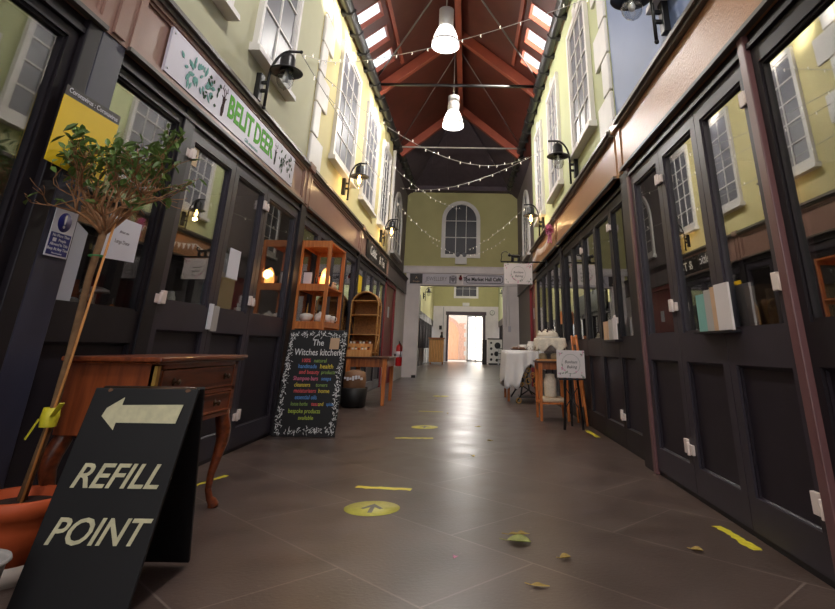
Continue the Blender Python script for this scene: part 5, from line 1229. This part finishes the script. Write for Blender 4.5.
# ------------------------------------------------------------------ hall beyond the archway
X0, X1 = -2.3, 2.08
def far_side(m_, label, sgn, u):
    obj('wall_far_'+u, MB(m_).box((YF+.3, 2.5, -.2), (YE, 5.6, 0)), 'olive' if u == 'left' else 'wall_lime', kind='structure', label=f'upper {u} wall of the hall beyond the archway', cat='wall')
    y = YF+.3; i = 0
    while y < YE-.2:
        y2 = min(y+2.1, YE)
        cnt['window'] += 1
        e_ = empty('window_%d' % cnt['window'], m_ @ Vector((y, 0, 0)), f'dark shopfront of the far hall, {u} side', 'shop window', f'far hall shopfronts {u}', 'structure')
        f_ = MB(m_); f_.box((y, 0, -.1), (y+.12, 2.5, .02)); f_.box((y+.12, 0, -.1), (y2, .8, 0)); f_.box((y+.12, 2.15, -.1), (y2, 2.5, .01)); f_.box((y+1.05, .8, -.08), (y+1.13, 2.15, 0)); obj('frame', f_, 'black_trim', e_)
        g_ = MB(m_); g_.box((y+.12, .8, -.06), (y2, 2.15, -.05)); obj('pane', g_, 'glass', e_); y = y2; i += 1
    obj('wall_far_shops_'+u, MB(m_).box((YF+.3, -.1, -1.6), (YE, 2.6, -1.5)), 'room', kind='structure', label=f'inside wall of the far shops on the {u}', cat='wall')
far_side(Matrix(((0,0,1,X0),(1,0,0,0),(0,1,0,0),(0,0,0,1))), '', 1, 'left')
far_side(Matrix(((0,0,-1,X1),(1,0,0,0),(0,1,0,0),(0,0,0,1))), '', -1, 'right')
obj('ceiling', MB().box((X0-1.6, YF-.3, 5.6), (X1+1.6, YE+.3, 5.75)), 'gable', kind='structure', label='dark ceiling of the hall beyond the archway', cat='ceiling')
q = MB(FF(YE)); dX0, dX1, dZ = -1.25, 1.06, 2.88
q.box((X0-.2, 0, -.3), (dX0, 3.45, 0)); q.box((dX1, 0, -.3), (X1+.2, 3.45, 0)); q.box((dX0, dZ, -.3), (dX1, 3.45, 0)); obj('wall_far_end', q, 'pier', kind='structure', label='white lower end wall around the bright doorway', cat='wall')
obj('wall_far_end', MB(FF(YE)).box((X0-.2, 3.45, -.3), (X1+.2, 5.7, 0)), 'olive', kind='structure', label='olive upper end wall beyond the archway', cat='wall')
sash(nw, FF(YE), -.95, .72, 3.97, 5.2, 3, 2, 'white framed window on the far olive wall above the doorway', 'win_dark', False); nw += 1
q = MB(FF(YE)); q.box((dX0-.14, 0, 0), (dX0, dZ+.05, .05)); q.box((dX1, 0, 0), (dX1+.14, dZ+.05, .05)); q.box((dX0-.2, dZ, 0), (dX1+.2, dZ+.22, .12)); obj('trim_20', q, 'gable', kind='structure', label='dark frame and door track around the bright doorway', cat='door frame')
cnt['door'] += 1
e = empty('door_%d' % cnt['door'], (.5, YE, 0), 'tall glazed sliding door half across the bright doorway', 'sliding door', None, 'structure')
q = MB(FF(YE)); 
for x in (-.02, .52, .99): q.box((x, 0, -.18), (x+.07, dZ, -.12))
q.box((-.02, dZ-.08, -.18), (1.06, dZ, -.12)); q.box((-.02, 0, -.18), (1.06, .1, -.12)); obj('frame', q, 'alu', e)
obj('pane', MB(FF(YE)).box((.05, .1, -.155), (.99, dZ-.08, -.145)), 'clear', e)
# outside beyond the doorway
obj('ground_outside', MB().box((-14, YE+.3, -.2), (14, YE+16, -.03)), 'outdoor_floor', kind='structure', label='pale paving outside the far doorway', cat='ground')
e = empty('building_outside', (-1, YE+6, 0), 'brick building outside the far doorway, its arch and wooden door coloured pale for daylight', 'building')
q = MB(FF(YE+6)); q.box((-9, 0, -1), (.1, 7, 0)); obj('wall', q, 'outdoor_wall', e)
q = MB(FF(YE+6)); q.box((-.62, 0, 0), (-.14, 2.6, .08)); k = 14; xc, zc_, r_ = -1.75, 1.75, 1.1
q.band([(xc+1.35*math.cos(PI*i/k), zc_+1.35*math.sin(PI*i/k)) for i in range(k+1)], [(xc+r_*math.cos(PI*i/k), zc_+r_*math.sin(PI*i/k)) for i in range(k+1)], 0, .07, closed=False); obj('brick_arch', q, 'brick', e)
q = MB(FF(YE+6)); q.prism([(xc-r_, 0), (xc+r_, 0)]+[(xc+r_*math.cos(PI*i/k), zc_+r_*math.sin(PI*i/k)) for i in range(k+1)], 0, .04); obj('arched_door', q, 'door_wood', e)
q = MB(FF(YE+6))
for z in (.3, .95, 1.6, 2.2): q.box((-.24, z, 0), (-.02, z+.32, .1))
obj('quoin_block', q, 'white', e)
obj('building_outside', MB().box((.35, YE+4, 0), (7, YE+5, 6)), 'white', label='plain white building outside to the right of the brick arch', cat='building')
# things standing in the far hall
e = empty('slatted_cabinet', (-1.65, 32.3, -.02), 'slatted wooden cabinet left of the bright doorway', 'cabinet')
q = MB(); q.box((-2.05, 31.9, .1), (-1.27, 32.6, 1.27)); obj('body', q, 'slat', e)
q = MB()
for i in range(9): q.box((-2.03+i*.086, 31.87, .12), (-1.97+i*.086, 31.9, 1.2))
obj('slats', q, 'pine_l', e); obj('top', MB().box((-2.1, 31.85, 1.27), (-1.22, 32.65, 1.33)), 'oak', e)
for x in (-2.0, -1.35):
    for y in (31.95, 32.5): obj('foot', MB().box((x, y, -.02), (x+.06, y+.06, .1)), 'oak', e)
e = empty('vase', (-1.4, 32.2, 1.33), 'small dark figure standing on the slatted cabinet', 'ornament'); obj('body', MB().lathe([(.07,0),(.1,.05),(.06,.14),(.03,.2)], (-1.4, 32.2, 1.33), 14), 'iron', e); obj('head', MB().ball((-1.4, 32.2, 1.58), .06), 'choc', e)
e = empty('dotted_cabinet', (1.65, 33.5, -.02), 'white cabinet with black round openings right of the bright doorway', 'cabinet')
obj('body', MB().box((1.2, 33.3, .06), (1.98, 33.9, 1.3)), 'white', e); obj('top', MB().box((1.17, 33.27, 1.3), (2.0, 33.92, 1.36)), 'black_sq', e); obj('plinth', MB().box((1.22, 33.33, -.02), (1.96, 33.88, .06)), 'iron', e)
for x, z, r in ((1.72,.98,.17),(1.36,1.12,.06),(1.36,.82,.07),(1.40,.52,.07),(1.66,.55,.13),(1.36,.25,.07),(1.68,.22,.08)):
    q = MB(); q.M = T(x, 33.3, z) @ Matrix.Rotation(PI/2, 4, 'X'); q.lathe([(.0001,.0),(r,.0),(r,.015),(r*.6,.02),(.0001,.01)], n=18); obj('round_opening', q, 'iron', e)
e = empty('folding_chair', (1.95, 32.4, -.02), 'pale metal folding steps leaning in front of the dotted cabinet', 'steps')
for x in (1.72, 1.98):
    q = MB(); q.bar((x, 32.2, -.02), (x+.02, 32.75, .85), .03, .03); obj('leg', q, 'alu', e); q = MB(); q.bar((x, 32.9, -.02), (x+.02, 32.55, .8), .03, .03); obj('leg', q, 'alu', e)
for z in (.25, .55, .82): obj('tread', MB().box((1.70, 32.2+z*.62-.02, z), (2.0, 32.2+z*.62+.2, z+.03)), 'iron', e)
obj('floor_sign', MB().box((.86, 33.6, -.02), (1.12, 33.75, 1.28)), 'black_sq', label='tall dark narrow board at the right edge of the bright doorway', cat='board')
e = empty('wall_clock', (1.66, YE-.02, 3.0), 'round white wall clock right of the bright doorway', 'clock')
q = MB(); q.M = T(1.66, YE, 3.06) @ Matrix.Rotation(PI/2, 4, 'X'); q.lathe([(.15,0),(.15,.04),(.13,.05),(.0001,.045)], n=24); obj('dial', q, 'white', e)
q = MB(); q.M = T(1.66, YE, 3.06) @ Matrix.Rotation(PI/2, 4, 'X'); q.lathe([(.15,.0),(.165,.02),(.155,.055),(.14,.05),(.15,.0)], n=24); obj('rim', q, 'iron', e)
q = MB(FF(YE-.05)); q.bar((1.66,3.06,.003),(1.66,3.16,.003),.012,.004); q.bar((1.66,3.06,.003),(1.73,3.04,.003),.012,.004); obj('hands', q, 'iron', e)
e = empty('exit_light', (-.1, YE-.02, 3.5), 'small white box light above the bright doorway', 'light'); obj('case', MB(FF(YE)).box((-.35, 3.50, 0), (.12, 3.68, .08)), 'white', e, bevel=.01); obj('lens', MB(FF(YE)).box((-.33, 3.47, .01), (.10, 3.50, .07)), 'sign_white', e)
obj('alarm_box', MB(FF(YE)).box((-1.88, 1.95, 0), (-1.70, 2.2, .06)), 'black_sq', label='small dark box on the white end wall left of the doorway', cat='alarm box')
obj('cable_conduit', MB().tube([(-1.62, YE-.015, .2), (-1.62, YE-.015, 3.4)], .012, 8), 'iron', label='thin dark cable running up the white end wall', cat='cable')
obj('wall_poster', MB(Matrix(((0,0,1,X0),(1,0,0,0),(0,1,0,0),(0,0,0,1)))).box((18.3, 2.1, .0), (20.5, 3.0, .05)), 'blue_poster', label='pale blue board high on the left just beyond the archway', cat='board')
obj('shop_board', MB(Matrix(((0,0,1,X0),(1,0,0,0),(0,1,0,0),(0,0,0,1)))).box((21.5, 2.3, .0), (27, 3.1, .1)), 'iron', label='long black board on the left of the far hall', cat='board')
far = [(X0, 23.5, 3.2, 0, 'dark lantern on the left of the far hall, nearer one'), (X0, 29.5, 3.3, 0, 'dark lantern on the left of the far hall, farther one'), (X1, 23.5, 3.2, PI, 'dark lantern on the right of the far hall, nearer one'), (X1, 29.5, 3.3, PI, 'dark lantern on the right of the far hall, farther one')]
for x, y, z, r, lb in far: dup(off, (x, y, z), lb, r, 'lanterns in the far hall', 1.15)
strand((X0+.1, 20, 4.3), (X1-.1, 24, 4.2), .55, 14, 'fairy light string in the far hall, nearer one')
strand((X0+.1, 28, 4.5), (X1-.1, 30, 4.6), .6, 14, 'fairy light string in the far hall, farther one')

# ------------------------------------------------------------------ on the floor
def on_floor(z=.0): return Matrix(((1,0,0,0),(0,1,0,0),(0,0,1,z),(0,0,0,1)))
def sticker(x, y, r, label):
    e = empty('floor_sticker', (x, y, 0), label, 'floor sticker', 'round arrow stickers')
    q = MB(); q.lathe([(.0001,.0012),(r,.0012),(r,.0002)], (x, y, 0), 48); obj('disc', q, 'sticker', e)
    q = MB(T(x, y, .0013)); s = r/.15; w_ = .012*s
    q.prism([(-w_,-.09*s),(w_,-.09*s),(w_,.02*s),(.045*s,-.02*s),(.06*s,-.005*s),(0,.085*s),(-.06*s,-.005*s),(-.045*s,-.02*s),(-w_,.02*s)], 0, .0006); obj('arrow', q, 'sticker_arrow', e)
sticker(-.51, 3.59, .153, 'yellow floor sticker with an arrow, the nearer large one')
sticker(-.46, 6.95, .150, 'yellow floor sticker with an arrow, the farther small one')
sticker(-.47, 11.2, .150, 'yellow floor sticker far down the floor towards the archway')
def tape(x0, y0, x1, y1, w_, label, ragged=True):
    q = MB(); p, r = Vector((x0, y0, 0)), Vector((x1, y1, 0)); d = (r-p); L_ = d.length; d.normalize(); nn = Vector((-d.y, d.x, 0)); k = 14; a = []; b = []
    rg = random.Random(int(x0*100)+int(y0*10))
    for i in range(k+1):
        t = i/k; j = rg.uniform(-.12, .12)*w_ if ragged else 0; c = p+d*L_*t
        a.append(c+nn*(w_/2+j)); b.append(c-nn*(w_/2+(rg.uniform(-.3,.15)*w_ if ragged else 0)))
    vs = [v+Vector((0,0,.0012)) for v in a+b]+[v+Vector((0,0,.0001)) for v in a+b]; n2 = k+1; fs = []
    for i in range(k): fs += [(i, i+1, n2+i+1, n2+i), (2*n2+i, 3*n2+i, 3*n2+i+1, 2*n2+i+1), (i, 2*n2+i, 2*n2+i+1, i+1), (n2+i, n2+i+1, 3*n2+i+1, 3*n2+i)]
    fs += [(0, n2, 3*n2, 2*n2), (k, 2*n2+k, 3*n2+k, n2+k)]
    q.add(vs, fs); return obj('floor_tape', q, 'tape_yellow', label=label, cat='tape', group='yellow tape strips')
tape(-.69, 4.08, -.335, 4.03, .06, 'yellow tape strip behind the nearer arrow sticker')
tape(-.69, 6.12, -.32, 6.15, .05, 'yellow tape strip before the farther arrow sticker')
tape(-.66, 8.6, -.32, 8.53, .05, 'faint yellow tape strip beyond the farther arrow sticker')
tape(1.295, 3.36, 1.325, 3.0, .05, 'yellow tape strip beside the nearest folding doors')
tape(1.335, 6.85, 1.355, 6.38, .05, 'yellow tape strip in front of the easel sign')
tape(-1.70, 4.02, -1.62, 4.35, .035, 'yellow tape strip on the floor behind the desk leg')
def dry_leaf(x, y, l, w_, ang, mt, label, curl=.3, lobes=5):
    q = MB(T(x, y, .004) @ rot(ang)); n_ = 10; vs = []; fs = []
    for i in range(n_+1):
        t = i/n_; ww = w_*math.sin(PI*min(1, t*.96+.03))**.8*(1+.35*math.sin(t*lobes*2*PI))
        z = curl*l*.25*(t-.5)**2
        vs += [(l*t, ww/2, z+ww*curl*.6), (l*t, 0, z), (l*t, -ww/2, z+ww*curl*.5)]
    for i in range(n_):
        for j in (0, 1): fs.append((i*3+j, i*3+j+1, i*3+3+j+1, i*3+3+j))
    q.add(vs, fs, smooth=True); q.tube([(0, 0, .002), (-l*.35, l*.05, .006)], .0016, 5)
    o = obj('fallen_leaf', q, mt, label=label, cat='leaf', group='leaves on the floor'); s = o.modifiers.new('s', 'SOLIDIFY'); s.thickness = .0012; return o
dry_leaf(.20, 3.06, .11, .085, -.2, 'leaf_dry_green', 'largest fallen leaf, pale green and lobed, on the open floor', .35)
dry_leaf(.215, 3.15, .10, .03, .1, 'leaf_dry', 'slim curled leaf touching the large lobed leaf', .5, 2)
dry_leaf(.41, 2.84, .05, .035, .3, 'leaf_dry', 'small crumpled tan leaf right of the large lobed leaf', .6)
dry_leaf(.255, 2.55, .07, .026, -.15, 'leaf_dry', 'long narrow tan leaf nearest the camera', .3, 1)
dry_leaf(1.02, 2.98, .05, .036, -.4, 'leaf_dry', 'small ochre leaf near the yellow tape by the folding doors', .5)
dry_leaf(-.04, 2.82, .025, .02, 1.2, 'petal', 'tiny pale scrap of leaf on the open floor', .5, 2)
for i, (x, y) in enumerate(((.12, 7.0), (-.25, 8.3), (.25, 6.0), (-.5, 10.4), (.05, 5.2))):
    dry_leaf(x, y, .05, .03, i*1.3, 'leaf_dry', ['small leaf on the shiny floor opposite the far arrow sticker', 'small leaf beside the faint tape strip', 'small leaf on the shiny floor nearest the lobed leaf', 'small leaf far down the floor by the archway', 'tiny leaf in the middle of the shiny floor'][i], .5)

# ------------------------------------------------------------------ ground outside the entrance end, light, camera
w = bpy.data.worlds.new('sky'); scn.world = w; w.use_nodes = True
nt = w.node_tree; bg = nt.nodes['Background']
sky = nt.nodes.new('ShaderNodeTexSky'); sky.sky_type = 'HOSEK_WILKIE'; sky.turbidity = 6; sky.ground_albedo = .5
sky.sun_direction = Vector((.75, -.35, .35)).normalized()
mx = nt.nodes.new('ShaderNodeMix'); mx.data_type = 'RGBA'; mx.inputs['Factor'].default_value = .25
mx.inputs['A'].default_value = (.92, .96, 1.0, 1)
nt.links.new(sky.outputs['Color'], mx.inputs['B']); nt.links.new(mx.outputs['Result'], bg.inputs['Color'])
bg.inputs['Strength'].default_value = 2.2
s = bpy.data.lights.new('sun', 'SUN'); s.energy = 32; s.angle = math.radians(4); s.color = (1, .93, .82)
so = bpy.data.objects.new('sun', s); COL.objects.link(so)
so.rotation_euler = Vector((-3.0, 2.2, -.64)).to_track_quat('-Z', 'Y').to_euler()
for y in (22, 28, 34): pt((-.1, y, 4.6), 200, (1, .95, .9), .2)  # added fill lights without fixtures, brighten the hall beyond the archway

cam = bpy.data.cameras.new('camera'); co = bpy.data.objects.new('camera', cam); COL.objects.link(co)
# lens measured from the photograph's vanishing points
f_px = 550.0; cxp, cyp = 470.0, 130.5
Xc = Vector((1.0, .01607, -.00075)); 
v1 = Vector((467-cxp, 348-cyp, f_px)).normalized(); v2 = Vector((492-cxp, -1260-cyp, f_px)).normalized(); xx = v1.cross(v2)
right = Vector((xx[0], v1[0], v2[0])); down = Vector((xx[1], v1[1], v2[1])); fwd = Vector((xx[2], v1[2], v2[2]))
R3 = Matrix((right, -down, -fwd)).transposed()
R3 = R3.to_quaternion().to_matrix()
co.matrix_world = Matrix.Translation((0, 0, .83)) @ R3.to_4x4()
cam.sensor_fit = 'HORIZONTAL'; cam.sensor_width = 36; cam.lens = f_px*36/835
cam.shift_x = (417.5-cxp)/835; cam.shift_y = (cyp-304.5)/835
cam.clip_start = .02; cam.clip_end = 200
scn.camera = co
vs_ = scn.view_settings; scn.display_settings.display_device = 'sRGB'
vs_.view_transform = 'Standard'; vs_.look = 'None'; vs_.gamma = 1; vs_.use_curve_mapping = False; vs_.exposure = 0.14
scn.cycles.use_denoising = True; scn.cycles.max_bounces = 10; scn.cycles.transparent_max_bounces = 16; scn.cycles.sample_clamp_indirect = 8
